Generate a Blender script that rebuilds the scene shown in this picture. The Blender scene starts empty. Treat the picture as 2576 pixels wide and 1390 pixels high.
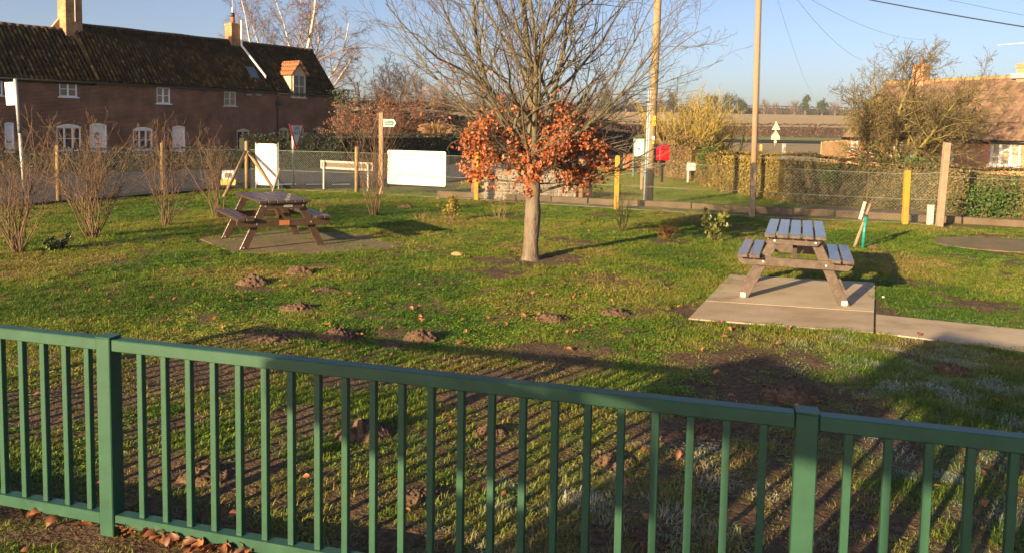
import bpy, bmesh, math, random
import numpy as np
from mathutils import Vector, Matrix

R = math.radians
HAZE = 0.0002
sc = bpy.context.scene
# ------------------------------------------------------------------ camera
EYE = 1.97; F = 2000.0; CX, CY = 1288.0, 470.0; ROLL = 0.017
PITCH = math.atan(150 / F)
fw = np.array([0, math.cos(PITCH), -math.sin(PITCH)]); rt0 = np.array([1.0, 0, 0]); up0 = np.cross(rt0, fw)
rt = rt0 * math.cos(ROLL) + up0 * math.sin(ROLL); up = up0 * math.cos(ROLL) - rt0 * math.sin(ROLL)
cam = bpy.data.objects.new('camera', bpy.data.cameras.new('camera')); sc.collection.objects.link(cam)
cam.matrix_world = Matrix(((rt[0], up[0], -fw[0], 0), (rt[1], up[1], -fw[1], 0), (rt[2], up[2], -fw[2], EYE), (0, 0, 0, 1)))
cam.data.sensor_width = 36; cam.data.lens = 36 * F / 2576; cam.data.shift_y = -225 / 2576
cam.data.clip_end = 4000; cam.data.clip_start = 0.05
sc.camera = cam
# ------------------------------------------------------------------ sky and sun
SUN_AZ, SUN_EL = 40.0, 13.5           # shadows run towards this bearing (from +Y to +X)
world = bpy.data.worlds.new('World'); sc.world = world; world.use_nodes = True
nt = world.node_tree; bg = nt.nodes['Background']
sky = nt.nodes.new('ShaderNodeTexSky'); sky.sky_type = 'NISHITA'; sky.sun_disc = False
sky.sun_elevation = R(SUN_EL); sky.sun_rotation = R(SUN_AZ + 180)
sky.air_density = 0.72; sky.dust_density = 1.9; sky.ozone_density = 1.6
wb = nt.nodes.new('ShaderNodeMix'); wb.data_type = 'RGBA'; wb.blend_type = 'MULTIPLY'; wb.inputs[0].default_value = 1.0; wb.inputs[7].default_value = (1.10, 1.02, 1.06, 1)   # one white balance for the whole sky
nt.links.new(sky.outputs[0], wb.inputs[6]); nt.links.new(wb.outputs[2], bg.inputs[0]); bg.inputs[1].default_value = 0.061
sd = bpy.data.lights.new('sun', 'SUN'); sd.energy = 5.0; sd.angle = R(0.53); sd.color = (1.0, 0.71, 0.38)
sun = bpy.data.objects.new('sun', sd); sc.collection.objects.link(sun)
SDIR = Vector((math.sin(R(SUN_AZ)) * math.cos(R(SUN_EL)), math.cos(R(SUN_AZ)) * math.cos(R(SUN_EL)), -math.sin(R(SUN_EL))))
sun.rotation_euler = SDIR.to_track_quat('-Z', 'Y').to_euler()
sun.location = (-30, -36, 12)
sc.view_settings.view_transform = 'Standard'; sc.view_settings.look = 'None'
sc.view_settings.exposure = 1.55; sc.view_settings.gamma = 1.0
sc.render.engine = 'CYCLES'; sc.cycles.max_bounces = 6; sc.cycles.diffuse_bounces = 3; sc.cycles.transparent_max_bounces = 6
sc.cycles.use_denoising = True

# ------------------------------------------------------------------ surveying
def ray(x, y): return fw + (x - CX) / F * rt - (y - CY) / F * up
def G(x, y, z=0.0):
    d = ray(x, y); t = (z - EYE) / d[2]; return np.array([0, 0, EYE]) + t * d
def AT(x, y, Y):
    d = ray(x, y); t = Y / d[1]; return np.array([0, 0, EYE]) + t * d
def top_z(x, y, base): return float(AT(x, y, base[1])[2])

# ------------------------------------------------------------------ materials
MATS = {}
def mat(name, cols, scale=6.0, rough=0.85, bump=0.0, bscale=30.0, coord='Object', stretch=(1, 1, 1), metal=0.0, detail=6, tint=None, spec=0.5, pos=None, transl=0.0, coat=0.0):
    if name in MATS: return MATS[name]
    cols = [tuple(c * .85 for c in q) for q in cols]
    m = bpy.data.materials.new(name); m.use_nodes = True; n = m.node_tree.nodes; l = m.node_tree.links
    b = n['Principled BSDF']; b.inputs['Roughness'].default_value = rough; b.inputs['Metallic'].default_value = metal
    b.inputs['Specular IOR Level'].default_value = spec; b.inputs['Coat Weight'].default_value = coat
    if coord == 'World':
        tc = n.new('ShaderNodeNewGeometry'); out = tc.outputs['Position']
    else:
        tc = n.new('ShaderNodeTexCoord'); out = tc.outputs[coord]
    mp = n.new('ShaderNodeMapping'); mp.inputs['Scale'].default_value = stretch; l.new(out, mp.inputs[0])
    nz = n.new('ShaderNodeTexNoise'); nz.inputs['Scale'].default_value = scale; nz.inputs['Detail'].default_value = detail; nz.inputs['Roughness'].default_value = 0.62
    l.new(mp.outputs[0], nz.inputs['Vector'])
    fac = nz.outputs['Fac']
    if tint:                                        # per-piece tint carried by the mesh (or by the instance)
        at = n.new('ShaderNodeAttribute'); at.attribute_name = 'tint'; at.attribute_type = 'INSTANCER' if tint == 'inst' else 'GEOMETRY'
        mx = n.new('ShaderNodeMix'); mx.data_type = 'FLOAT'; mx.inputs[0].default_value = 0.7
        l.new(fac, mx.inputs[2]); l.new(at.outputs['Fac'], mx.inputs[3]); fac = mx.outputs[0]
        if tint == 'obj':
            oi = n.new('ShaderNodeObjectInfo'); ad = n.new('ShaderNodeMath'); ad.operation = 'ADD'; l.new(at.outputs['Fac'], ad.inputs[0]); l.new(oi.outputs['Random'], ad.inputs[1])
            fr = n.new('ShaderNodeMath'); fr.operation = 'FRACT'; l.new(ad.outputs[0], fr.inputs[0]); l.new(fr.outputs[0], mx.inputs[3])
    rp = n.new('ShaderNodeValToRGB'); e = rp.color_ramp.elements
    k = len(cols); ps = pos or [0.28 + 0.44 * i / max(1, k - 1) for i in range(k)]
    if tint and not pos: ps = [0.12 + 0.76 * i / max(1, k - 1) for i in range(k)]
    while len(e) < k: e.new(0.5)
    for i in range(k): e[i].position = ps[i]; e[i].color = (*cols[i], 1)
    l.new(fac, rp.inputs[0]); l.new(rp.outputs[0], b.inputs['Base Color'])
    if bump > 0:
        n2 = n.new('ShaderNodeTexNoise'); n2.inputs['Scale'].default_value = bscale; n2.inputs['Detail'].default_value = 5; l.new(mp.outputs[0], n2.inputs['Vector'])
        bp = n.new('ShaderNodeBump'); bp.inputs['Strength'].default_value = bump; bp.inputs['Distance'].default_value = 0.02; l.new(n2.outputs['Fac'], bp.inputs['Height']); l.new(bp.outputs[0], b.inputs['Normal'])
    if transl > 0:
        tr = n.new('ShaderNodeBsdfTranslucent'); l.new(rp.outputs[0], tr.inputs[0]); ms = n.new('ShaderNodeMixShader'); ms.inputs[0].default_value = transl
        l.new(b.outputs[0], ms.inputs[1]); l.new(tr.outputs[0], ms.inputs[2]); l.new(ms.outputs[0], n['Material Output'].inputs[0])
    MATS[name] = m; return m

def brick_mat(name, c1, c2, mortar, sx=4.4, rough=0.9):
    m = bpy.data.materials.new(name); m.use_nodes = True; n = m.node_tree.nodes; l = m.node_tree.links; b = n['Principled BSDF']
    tc = n.new('ShaderNodeTexCoord'); sp = n.new('ShaderNodeSeparateXYZ'); l.new(tc.outputs['Object'], sp.inputs[0])
    ad = n.new('ShaderNodeMath'); l.new(sp.outputs[0], ad.inputs[0]); l.new(sp.outputs[1], ad.inputs[1])
    cb = n.new('ShaderNodeCombineXYZ'); l.new(ad.outputs[0], cb.inputs[0]); l.new(sp.outputs[2], cb.inputs[1])
    br = n.new('ShaderNodeTexBrick'); br.inputs['Scale'].default_value = sx; br.inputs['Mortar Size'].default_value = 0.045; br.inputs['Brick Width'].default_value = 1.0; br.inputs['Row Height'].default_value = 0.33
    br.inputs['Color1'].default_value = (*c1, 1); br.inputs['Color2'].default_value = (*c2, 1); br.inputs['Mortar'].default_value = (*mortar, 1)
    l.new(cb.outputs[0], br.inputs['Vector'])
    nz = n.new('ShaderNodeTexNoise'); nz.inputs['Scale'].default_value = 0.9; nz.inputs['Detail'].default_value = 8; l.new(tc.outputs['Object'], nz.inputs['Vector'])
    mr = n.new('ShaderNodeMapRange'); mr.inputs[1].default_value = 0.3; mr.inputs[2].default_value = 0.7; mr.inputs[3].default_value = 0.55; mr.inputs[4].default_value = 1.35; l.new(nz.outputs['Fac'], mr.inputs[0])
    mx = n.new('ShaderNodeMix'); mx.data_type = 'RGBA'; mx.blend_type = 'MULTIPLY'; mx.inputs[0].default_value = 1; l.new(br.outputs['Color'], mx.inputs[6]); l.new(mr.outputs[0], mx.inputs[7])
    l.new(mx.outputs[2], b.inputs['Base Color']); b.inputs['Roughness'].default_value = rough
    bp = n.new('ShaderNodeBump'); bp.inputs['Strength'].default_value = 0.6; bp.inputs['Distance'].default_value = 0.015; bp.invert = True; l.new(br.outputs['Fac'], bp.inputs['Height']); l.new(bp.outputs[0], b.inputs['Normal'])
    MATS[name] = m; return m

# ------------------------------------------------------------------ mesh helpers
C = sc.collection
def mesh_np(name, V, Fc):
    V = np.asarray(V, np.float32); Fc = np.asarray(Fc, np.int32); k = Fc.shape[1]
    me = bpy.data.meshes.new(name); me.vertices.add(len(V)); me.vertices.foreach_set('co', V.ravel())
    me.loops.add(Fc.size); me.loops.foreach_set('vertex_index', Fc.ravel())
    me.polygons.add(len(Fc)); me.polygons.foreach_set('loop_start', np.arange(0, Fc.size, k, dtype=np.int32))
    me.update(calc_edges=True); return me
def set_tint(me, arr, name='tint'):
    a = me.attributes.new(name, 'FLOAT', 'POINT'); a.data.foreach_set('value', np.asarray(arr, np.float32))
def link(name, me, m=None, parent=None, smooth=False):
    o = bpy.data.objects.new(name, me); C.objects.link(o); o.parent = parent
    if m is not None and me is not None and len(me.materials) == 0: me.materials.append(m)
    if smooth: me.polygons.foreach_set('use_smooth', np.ones(len(me.polygons), bool))
    return o
def tag(o, label=None, cat=None, group=None, kind=None):
    if label: o['label'] = label
    if cat: o['category'] = cat
    if group: o['group'] = group
    if kind: o['kind'] = kind
    return o
def thing(name, label, cat, loc=(0, 0, 0), rz=0.0, group=None):
    o = bpy.data.objects.new(name, None); C.objects.link(o); o.empty_display_size = 0.1
    o.location = [float(v) for v in loc]; o.rotation_euler = (0, 0, rz); return tag(o, label, cat, group)

class MB:
    """collects plain shapes into one mesh"""
    def __init__(s): s.v = []; s.f = []
    def add(s, vs, fs):
        k = len(s.v); s.v += [tuple(float(c) for c in p) for p in vs]; s.f += [tuple(i + k for i in f) for f in fs]; return s
    def box(s, c, d, rot=None, bev=0.0):
        hx, hy, hz = d[0] / 2, d[1] / 2, d[2] / 2
        vs = [Vector((x, y, z)) for x in (-hx, hx) for y in (-hy, hy) for z in (-hz, hz)]
        if rot is not None: vs = [rot @ v for v in vs]
        cc = Vector([float(q) for q in c])
        return s.add([v + cc for v in vs], [(0, 1, 3, 2), (4, 6, 7, 5), (0, 4, 5, 1), (2, 3, 7, 6), (0, 2, 6, 4), (1, 5, 7, 3)])
    def bar(s, a, b, w, h, upv=(0, 0, 1)):
        a = Vector([float(q) for q in a]); b = Vector([float(q) for q in b]); d = (b - a); L = d.length; d.normalize()
        u = Vector(upv); x = d.cross(u)
        if x.length < 1e-4: x = d.cross(Vector((0, 1, 0)))
        x.normalize(); z = x.cross(d)
        rot = Matrix((x, d, z)).transposed()
        return s.box((a + b) / 2, (w, L, h), rot)
    def prism(s, poly, o, ex, ey, n, th):
        """polygon (2-d) extruded: o + x*ex + y*ey, thickness th along n"""
        o = Vector(o); ex = Vector(ex); ey = Vector(ey); n = Vector(n)
        k = len(poly); a = [o + ex * p[0] + ey * p[1] for p in poly]; b = [q + n * th for q in a]
        return s.add(a + b, [tuple(range(k))[::-1], tuple(range(k, 2 * k))] + [(i, (i + 1) % k, k + (i + 1) % k, k + i) for i in range(k)])
    def tube(s, pts, rad, n=10, cap=True):
        pts = [Vector([float(q) for q in p]) for p in pts]; k0 = len(s.v)
        if not hasattr(rad, '__len__'): rad = [rad] * len(pts)
        vs = []; fs = []
        for i, p in enumerate(pts):
            d = (pts[min(i + 1, len(pts) - 1)] - pts[max(i - 1, 0)]).normalized()
            x = d.cross(Vector((0.31, 0.95, 0.07))).normalized(); y = d.cross(x)
            for j in range(n):
                a = 2 * math.pi * j / n; vs.append(p + (x * math.cos(a) + y * math.sin(a)) * rad[i])
        for i in range(len(pts) - 1):
            for j in range(n): fs.append((i * n + j, i * n + (j + 1) % n, (i + 1) * n + (j + 1) % n, (i + 1) * n + j))
        if cap: fs += [tuple(range(n))[::-1], tuple(range((len(pts) - 1) * n, len(pts) * n))]
        return s.add(vs, fs)
    def build(s, name, m, parent=None, smooth=False, bevel=0.0):
        me = bpy.data.meshes.new(name); me.from_pydata(s.v, [], s.f); me.update()
        bm = bmesh.new(); bm.from_mesh(me); bmesh.ops.recalc_face_normals(bm, faces=bm.faces)
        if bevel > 0: bmesh.ops.bevel(bm, geom=bm.edges[:], offset=bevel, segments=1, affect='EDGES', clamp_overlap=True)
        bm.to_mesh(me); bm.free()
        return link(name, me, m, parent, smooth)

def dup(o, parent=None, loc=None, rot=None):
    c = o.copy(); C.objects.link(c); c.parent = parent
    if loc is not None: c.location = loc
    if rot is not None: c.rotation_euler = rot
    return c

def text_part(name, body, size, m, parent, origin, ex, ey, align='CENTER', depth=0.002):
    cu = bpy.data.curves.new(name, 'FONT'); cu.body = body; cu.size = size; cu.align_x = align; cu.align_y = 'CENTER'; cu.extrude = depth; cu.resolution_u = 2
    t = bpy.data.objects.new(name + '_tmp', cu); C.objects.link(t)
    dg = bpy.context.evaluated_depsgraph_get(); me = bpy.data.meshes.new_from_object(t.evaluated_get(dg)); bpy.data.objects.remove(t)
    ex = Vector(ex).normalized(); ey = Vector(ey).normalized(); n = ex.cross(ey)
    me.transform(Matrix(((ex.x, ey.x, n.x, origin[0]), (ex.y, ey.y, n.y, origin[1]), (ex.z, ey.z, n.z, origin[2]), (0, 0, 0, 1))))
    me.materials.clear(); return link(name, me, m, parent)

# polyline tubes in bulk
class Tubes:
    def __init__(s): s.V = []; s.Fq = []; s.n = 0
    def add(s, P, r, sides=4):
        P = np.asarray(P, float); r = np.asarray(r, float); k = len(P)
        d = np.gradient(P, axis=0); d /= np.linalg.norm(d, axis=1, keepdims=True) + 1e-9
        ref = np.array([0.2, 0.35, 0.9]) if abs(d[:, 2]).mean() < 0.75 else np.array([0.9, 0.4, 0.1])
        x = np.cross(d, ref); x /= np.linalg.norm(x, axis=1, keepdims=True) + 1e-9; y = np.cross(d, x)
        a = np.arange(sides) * 2 * np.pi / sides
        ring = P[:, None] + r[:, None, None] * (x[:, None] * np.cos(a)[None, :, None] + y[:, None] * np.sin(a)[None, :, None])
        s.V.append(ring.reshape(-1, 3))
        i = np.arange(k - 1)[:, None] * sides; j = np.arange(sides)[None, :]; j2 = (j + 1) % sides
        s.Fq.append((np.stack([i + j, i + j2, i + sides + j2, i + sides + j], -1).reshape(-1, 4) + s.n)); s.n += k * sides
    def build(s, name, m, parent=None, smooth=True):
        return link(name, mesh_np(name, np.concatenate(s.V), np.concatenate(s.Fq)), m, parent, smooth)

def unit(v): v = np.asarray(v, float); return v / (np.linalg.norm(v) + 1e-9)
def branch(rng, p, d, L, r, lvl, spec, out, wind=None):
    s = spec[lvl]; n = s['n']; P = [np.array(p, float)]; rad = [r]; dirs = [unit(d)]; d = unit(d)
    for i in range(n):
        d = unit(d + rng.normal(0, s['wig'], 3) + np.array([0, 0, s['trop']]) + (wind if wind is not None else 0))
        P.append(P[-1] + d * L / n); rad.append(max(s['rmin'], r * (1 - s.get('taper', 0.8) * (i + 1) / n))); dirs.append(d)
    out.append((np.array(P), np.array(rad), lvl))
    if lvl + 1 >= len(spec): return
    c = spec[lvl]; nc = max(0, int(round(c['nc'] * rng.uniform(0.8, 1.2)))); az0 = rng.uniform(0, 6.28)
    for k in range(nc):
        f = c['lo'] + (1 - c['lo']) * (k + rng.uniform(0.1, 0.9)) / nc; q = f * n; i = min(int(q), n - 1); w = q - i
        pos = P[i] * (1 - w) + P[i + 1] * w; dd = dirs[i + 1]
        x = unit(np.cross(dd, [0.3, 0.2, 0.93])); y = np.cross(dd, x); az = az0 + k * 2.4 + rng.normal(0, 0.5)
        an = R(c['ang']) * rng.uniform(0.7, 1.25); nd = dd * math.cos(an) + (x * math.cos(az) + y * math.sin(az)) * math.sin(an)
        if nd[2] < c.get('minz', -1): nd[2] = c.get('minz', -1) + 0.1
        branch(rng, pos, nd, L * c['lf'] * (1 - 0.55 * f) * rng.uniform(0.75, 1.2), max(spec[lvl + 1]['rmin'], rad[i] * c['rf']), lvl + 1, spec, out, wind)

def leaf_mesh(P, N, S, rng, aspect=0.6, fold=0.25):
    """many folded leaves as one mesh, 2 triangles each"""
    P = np.asarray(P, float); k = len(P); N = N / (np.linalg.norm(N, axis=1, keepdims=True) + 1e-9)
    t = rng.normal(size=(k, 3)); t -= (t * N).sum(1, keepdims=True) * N; t /= np.linalg.norm(t, axis=1, keepdims=True) + 1e-9
    b = np.cross(N, t); S = np.asarray(S)[:, None]
    v = np.stack([P - t * S * 0.5, P + b * S * aspect * 0.5 + N * S * fold * 0.5, P + t * S * 0.5, P - b * S * aspect * 0.5 + N * S * fold * 0.5], 1).reshape(-1, 3)
    i = np.arange(k)[:, None] * 4
    f = np.concatenate([i + np.array([[0, 1, 2]]), i + np.array([[0, 2, 3]])]); return v, f
def leaves(name, P, N, S, m, parent, rng, tint=None, aspect=0.6, fold=0.25, kind='stuff'):
    v, f = leaf_mesh(P, N, S, rng, aspect, fold); me = mesh_np(name, v, f)
    set_tint(me, np.repeat(rng.uniform(0, 1, len(P)) if tint is None else tint, 4)); o = link(name, me, m, parent)
    if kind: o['kind'] = kind
    return o

_rg = np.random.default_rng(5); _tab = _rg.random((64, 64))
def vnoise(x, y, sc_):
    x = np.asarray(x) * sc_; y = np.asarray(y) * sc_; xi = np.floor(x).astype(int); yi = np.floor(y).astype(int); fx = x - xi; fy = y - yi
    fx = fx * fx * (3 - 2 * fx); fy = fy * fy * (3 - 2 * fy); t = lambda a, b: _tab[a % 64, b % 64]
    return (t(xi, yi) * (1 - fx) + t(xi + 1, yi) * fx) * (1 - fy) + (t(xi, yi + 1) * (1 - fx) + t(xi + 1, yi + 1) * fx) * fy
def fbm(x, y, s): return (vnoise(x, y, s) + 0.5 * vnoise(x + 17, y + 5, s * 2.1) + 0.25 * vnoise(x + 3, y + 31, s * 4.3)) / 1.75

# ================================================================== THE SETTING
# ---- bare-earth patches, slabs and frost, in metres on the ground
EARTH = [(1420, 885, .75, .45), (1860, 905, .9, .5), (2000, 985, .9, .5), (520, 945, .75, .5), (930, 960, .6, .35), (1240, 1000, .5, .3), (180, 1000, .6, .35), (130, 1065, .45, .3), (540, 1180, .55, .3),
         (440, 1060, .35, .25), (1060, 1235, .4, .22), (770, 1050, .4, .2), (900, 1250, .3, .2), (1690, 1090, .5, .28), (1790, 1075, .4, .25), (1330, 655, 1.0, .75), (1250, 690, .6, .5), (1740, 790, .35, .55), (2230, 780, .2, .9), (2300, 710, .4, .4),
         (2480, 770, .5, .5), (2520, 595, 1.2, .25), (700, 845, .45, .3), (60, 1265, .35, .2), (120, 1340, .3, .12), (1600, 1350, .4, .2), (2280, 1130, .25, .25), (1000, 1340, .4, .2), (330, 1330, .4, .2), (1000, 860, .3, .2), (1680, 610, .5, .4), (2000, 1300, .4, .2), (640, 730, .3, .2)]
MOLE = [(636, 716, 92), (752, 688, 72), (820, 730, 66), (752, 778, 96), (850, 846, 104), (690, 856, 110), (1056, 850, 98), (1388, 803, 88), (1547, 789, 84), (1020, 522, 46), (915, 1095, 150), (1232, 1088, 104), (1545, 1160, 120), (1060, 1250, 120), (1790, 1085, 130), (2395, 930, 100), (1990, 990, 170), (520, 1190, 150), (1630, 1365, 130)]
EARTH = [(*G(a, b)[:2], c, d) for a, b, c, d in EARTH] + [(*G(a, b)[:2], w_ / F * G(a, b)[1] * .56, w_ / F * G(a, b)[1] * .5) for a, b, w_ in MOLE]
slabR = [G(1732, 803)[:2], G(2197, 838)[:2], G(2201, 712)[:2], G(1836, 693)[:2]]
slabL = [G(590, 638)[:2], G(800, 640)[:2], G(1015, 622)[:2], G(905, 590)[:2], G(690, 582)[:2], G(500, 602)[:2]]
path = [G(2201, 838)[:2] + [.012, .0], G(2201, 792)[:2] + [.012, .0], G(2700, 843)[:2], G(2700, 900)[:2]]
roundC = G(2520, 616)[:2]; ROUND_R = 0.95
def in_poly(x, y, poly):
    c = np.zeros(np.shape(x), bool); k = len(poly)
    for i in range(k):
        (x0, y0), (x1, y1) = poly[i], poly[(i + 1) % k]
        with np.errstate(divide='ignore', invalid='ignore'):
            c ^= ((y0 > y) != (y1 > y)) & (x < (x1 - x0) * (y - y0) / (y1 - y0 + 1e-12) + x0)
    return c
def soil(x, y):
    s = np.zeros(np.shape(x)); w = fbm(x, y, 2.3) - 0.5; w2 = fbm(x + 40, y + 9, 7.0) - .5
    for ex, ey, a, b in EARTH:
        d = np.sqrt(((x - ex) / a) ** 2 + ((y - ey) / b) ** 2) + w * 0.9 + w2 * .7
        s = np.maximum(s, np.clip((1.05 - d) * 2.2, 0, 1))
    s = np.maximum(s, np.clip((fbm(x + 80, y + 20, 1.1) - 0.66 + .16 * np.clip((7.2 - y) / 2.2, 0, 1)) * 6, 0, .85))
    s = np.maximum(s, np.clip((fbm(x + 20, y + 70, 4.2) - 0.60 + .05 * np.clip((7.0 - y) / 2.5, 0, 1)) * 7, 0, .7))
    return s
def frost(x, y):
    u = x * math.cos(R(SUN_AZ)) - y * math.sin(R(SUN_AZ))
    z = np.clip((u + 3.1) / 1.0, 0, 1) * np.clip((8.6 - y) / 1.8, 0, 1)
    z = np.maximum(z, 0.4 * np.clip((5.2 - y) / 2, 0, 1))
    return np.clip(z * (fbm(x + 7, y + 3, 3.4) * .9 + fbm(x, y, 15) * 1.1 - 1.03) * 1.1, 0, .42)
def zterr(x, y):
    y = np.asarray(y, float); z = np.where(y > 55, 0.9 * np.clip((y - 55) / 95, 0, 1), 0) + np.where(y > 150, (y - 150) * 0.0335, 0)
    z = np.where(y > 520, z[()] if z.ndim == 0 else z, z)
    return np.minimum(z, 13.4)
def pads(x, y):
    p = np.zeros(np.shape(x))
    for dx_ in (-.12, 0, .12):
        for dy_ in (-.12, 0, .12): p = np.maximum(p, in_poly(x + dx_, y + dy_, slabR) | in_poly(x + dx_, y + dy_, path) | in_poly(x + dx_, y + dy_, slabL))
    return np.maximum(p, (((x - roundC[0]) / 1.25) ** 2 + (y - roundC[1]) ** 2) < (ROUND_R + .15) ** 2)
def bumps(x, y):
    near = np.clip((30 - np.abs(y)) / 8, 0, 1) * np.clip((18 - np.abs(x)) / 4, 0, 1) * (1 - .95 * pads(x, y))
    return near * ((fbm(x, y, 0.9) - .5) * 0.05 + (fbm(x + 9, y, 3.5) - .5) * 0.035 + soil(x, y) * (fbm(x, y + 50, 9.0) - .35) * 0.035)

def axis(a, b, st, far0, far1, ratio=1.35):
    c = list(np.arange(a, b + 1e-6, st)); s = st
    while c[-1] < far1: s *= ratio; c.append(c[-1] + s)
    s = st; lo = []
    q = a
    while q > far0: s *= ratio; q -= s; lo.append(q)
    return np.array(lo[::-1] + c)
gx = axis(-9, 9, 0.075, -1500, 1500); gy = axis(2.2, 14, 0.065, -60, 2600, 1.16)
X, Y = np.meshgrid(gx, gy); Z = bumps(X, Y) + zterr(X, Y)
nx, ny = len(gx), len(gy); idx = np.arange(nx * ny).reshape(ny, nx)
Fc = np.stack([idx[:-1, :-1], idx[:-1, 1:], idx[1:, 1:], idx[1:, :-1]], -1).reshape(-1, 4)
me = mesh_np('ground', np.stack([X, Y, Z], -1).reshape(-1, 3), Fc)
set_tint(me, soil(X, Y).ravel(), 'soil'); set_tint(me, frost(X, Y).ravel(), 'frost')
gm = bpy.data.materials.new('lawn_ground'); gm.use_nodes = True; n = gm.node_tree.nodes; l = gm.node_tree.links; b = n['Principled BSDF']; b.inputs['Roughness'].default_value = 0.95; b.inputs['Specular IOR Level'].default_value = .2
def _noise(scale, det=6):
    q = n.new('ShaderNodeTexNoise'); q.inputs['Scale'].default_value = scale; q.inputs['Detail'].default_value = det; l.new(geo.outputs['Position'], q.inputs['Vector']); return q
def _ramp(src, cols, ps):
    q = n.new('ShaderNodeValToRGB'); e = q.color_ramp.elements
    while len(e) < len(cols): e.new(.5)
    for i in range(len(cols)): e[i].position = ps[i]; e[i].color = (*cols[i], 1)
    l.new(src, q.inputs[0]); return q
geo = n.new('ShaderNodeNewGeometry')
a1 = _ramp(_noise(1.3).outputs['Fac'], [(.075, .10, .018), (.135, .135, .03), (.20, .155, .055)], [.3, .5, .7])
a2 = _ramp(_noise(26, 4).outputs['Fac'], [(.048, .031, .019), (.10, .066, .040), (.15, .105, .067)], [.3, .5, .72])
so = n.new('ShaderNodeAttribute'); so.attribute_name = 'soil'; fr = n.new('ShaderNodeAttribute'); fr.attribute_name = 'frost'
sw = _noise(14, 5); ma = n.new('ShaderNodeMath'); ma.operation = 'MULTIPLY_ADD'; l.new(sw.outputs['Fac'], ma.inputs[0]); ma.inputs[1].default_value = 1.4; ma.inputs[2].default_value = -0.55
ma2 = n.new('ShaderNodeMath'); ma2.operation = 'ADD'; ma2.use_clamp = True; l.new(ma.outputs[0], ma2.inputs[0]); l.new(so.outputs['Fac'], ma2.inputs[1])
m1 = n.new('ShaderNodeMix'); m1.data_type = 'RGBA'; l.new(ma2.outputs[0], m1.inputs[0]); l.new(a1.outputs[0], m1.inputs[6]); l.new(a2.outputs[0], m1.inputs[7])
fn = _noise(38, 3); fm = n.new('ShaderNodeMath'); fm.operation = 'MULTIPLY_ADD'; l.new(fr.outputs['Fac'], fm.inputs[0]); fm.inputs[1].default_value = 1.5
fm0 = n.new('ShaderNodeMath'); fm0.operation = 'MULTIPLY_ADD'; l.new(fn.outputs['Fac'], fm0.inputs[0]); fm0.inputs[1].default_value = 3.0; fm0.inputs[2].default_value = -2.2; l.new(fm0.outputs[0], fm.inputs[2])
fc_ = n.new('ShaderNodeMath'); fc_.operation = 'MULTIPLY'; fc_.use_clamp = True; l.new(fm.outputs[0], fc_.inputs[0]); l.new(fr.outputs['Fac'], fc_.inputs[1])
m2 = n.new('ShaderNodeMix'); m2.data_type = 'RGBA'; l.new(fc_.outputs[0], m2.inputs[0]); l.new(m1.outputs[2], m2.inputs[6]); m2.inputs[7].default_value = (.62, .66, .72, 1)
l.new(m2.outputs[2], b.inputs['Base Color'])
bn = _noise(45, 6); bp = n.new('ShaderNodeBump'); bp.inputs['Strength'].default_value = .8; bp.inputs['Distance'].default_value = .03; l.new(bn.outputs['Fac'], bp.inputs['Height']); l.new(bp.outputs[0], b.inputs['Normal'])
ground = tag(link('ground', me, gm, None, True), kind='structure')

def sheet(name, pts, z, m, th=0.0, sub=None):
    mb = MB()
    if th > 0: mb.prism([(p[0], p[1]) for p in pts], (0, 0, z - th), (1, 0, 0), (0, 1, 0), (0, 0, 1), th)
    else: mb.add([(p[0], p[1], z) for p in pts], [tuple(range(len(pts)))])
    return tag(mb.build(name, m), kind='structure')

conc = mat('concrete', [(.24, .18, .115), (.44, .355, .24), (.52, .43, .30), (.58, .49, .365)], 1.1, .9, .35, 60, 'World', (1, 1.3, 1), detail=12)
conc2 = mat('worn_concrete', [(.12, .08, .04), (.21, .145, .08), (.12, .115, .045), (.26, .18, .10)], 2.2, .95, .5, 40, 'World', detail=10)
asph = mat('asphalt', [(.040, .040, .048), (.062, .060, .070)], 3.0, .95, .25, 90, 'World', spec=.15)
sA = [slabR[0] + (slabR[3] - slabR[0]) * .34, slabR[1] + (slabR[2] - slabR[1]) * .34]; sB = [slabR[0] + (slabR[3] - slabR[0]) * .3425, slabR[1] + (slabR[2] - slabR[1]) * .3425]
sheet('picnic_slab', [sB[0], sB[1], slabR[2], slabR[3]], 0.015, conc, .12); sheet('picnic_slab', [slabR[0], slabR[1], sA[1], sA[0]], 0.014, mat('older_concrete', [(.24, .17, .105), (.38, .29, .19), (.45, .36, .245), (.50, .41, .29)], 1.7, .92, .4, 60, 'World', (1, 1.6, 1), detail=12), .12); sheet('garden_path', path, 0.012, conc, .12)
sheet('mossy_slab', slabL, 0.014, conc2, .10)
sheet('round_slab', [(roundC[0] + ROUND_R * math.cos(a) * 1.25, roundC[1] + ROUND_R * math.sin(a)) for a in np.linspace(0, 6.283, 40)[:-1]], 0.016, conc2, .1)
# road passing in front of the cottages, bending away to the right
near_e = [G(-500, 560), G(60, 520), G(600, 476), G(900, 474), G(1120, 462), G(1300, 430), G(1500, 405), G(1640, 386), G(1760, 376)]
far_e = [G(-500, 455), G(0, 441), G(700, 428), G(1000, 420), G(1200, 404), G(1400, 389), G(1560, 376), G(1680, 366), G(1790, 362)]
mb = MB(); k = len(near_e)
mb.add([(p[0], p[1], .06) for p in near_e] + [(p[0], p[1], .06) for p in far_e], [(i, i + 1, k + i + 1, k + i) for i in range(k - 1)])
tag(mb.build('road', asph), kind='structure')
white = mat('white_paint', [(.62, .62, .60), (.8, .8, .78)], 4, .6)
mb = MB()
for a0, a1 in ((690, 745), (770, 815), (835, 880)):
    q = [G(a0, 470.5), G(a1, 469.5), G(a1, 467.8), G(a0, 468.8)]; mb.add([(p[0], p[1], .066) for p in q], [(0, 1, 2, 3)])
tag(mb.build('road_marking', white), kind='structure')
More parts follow.
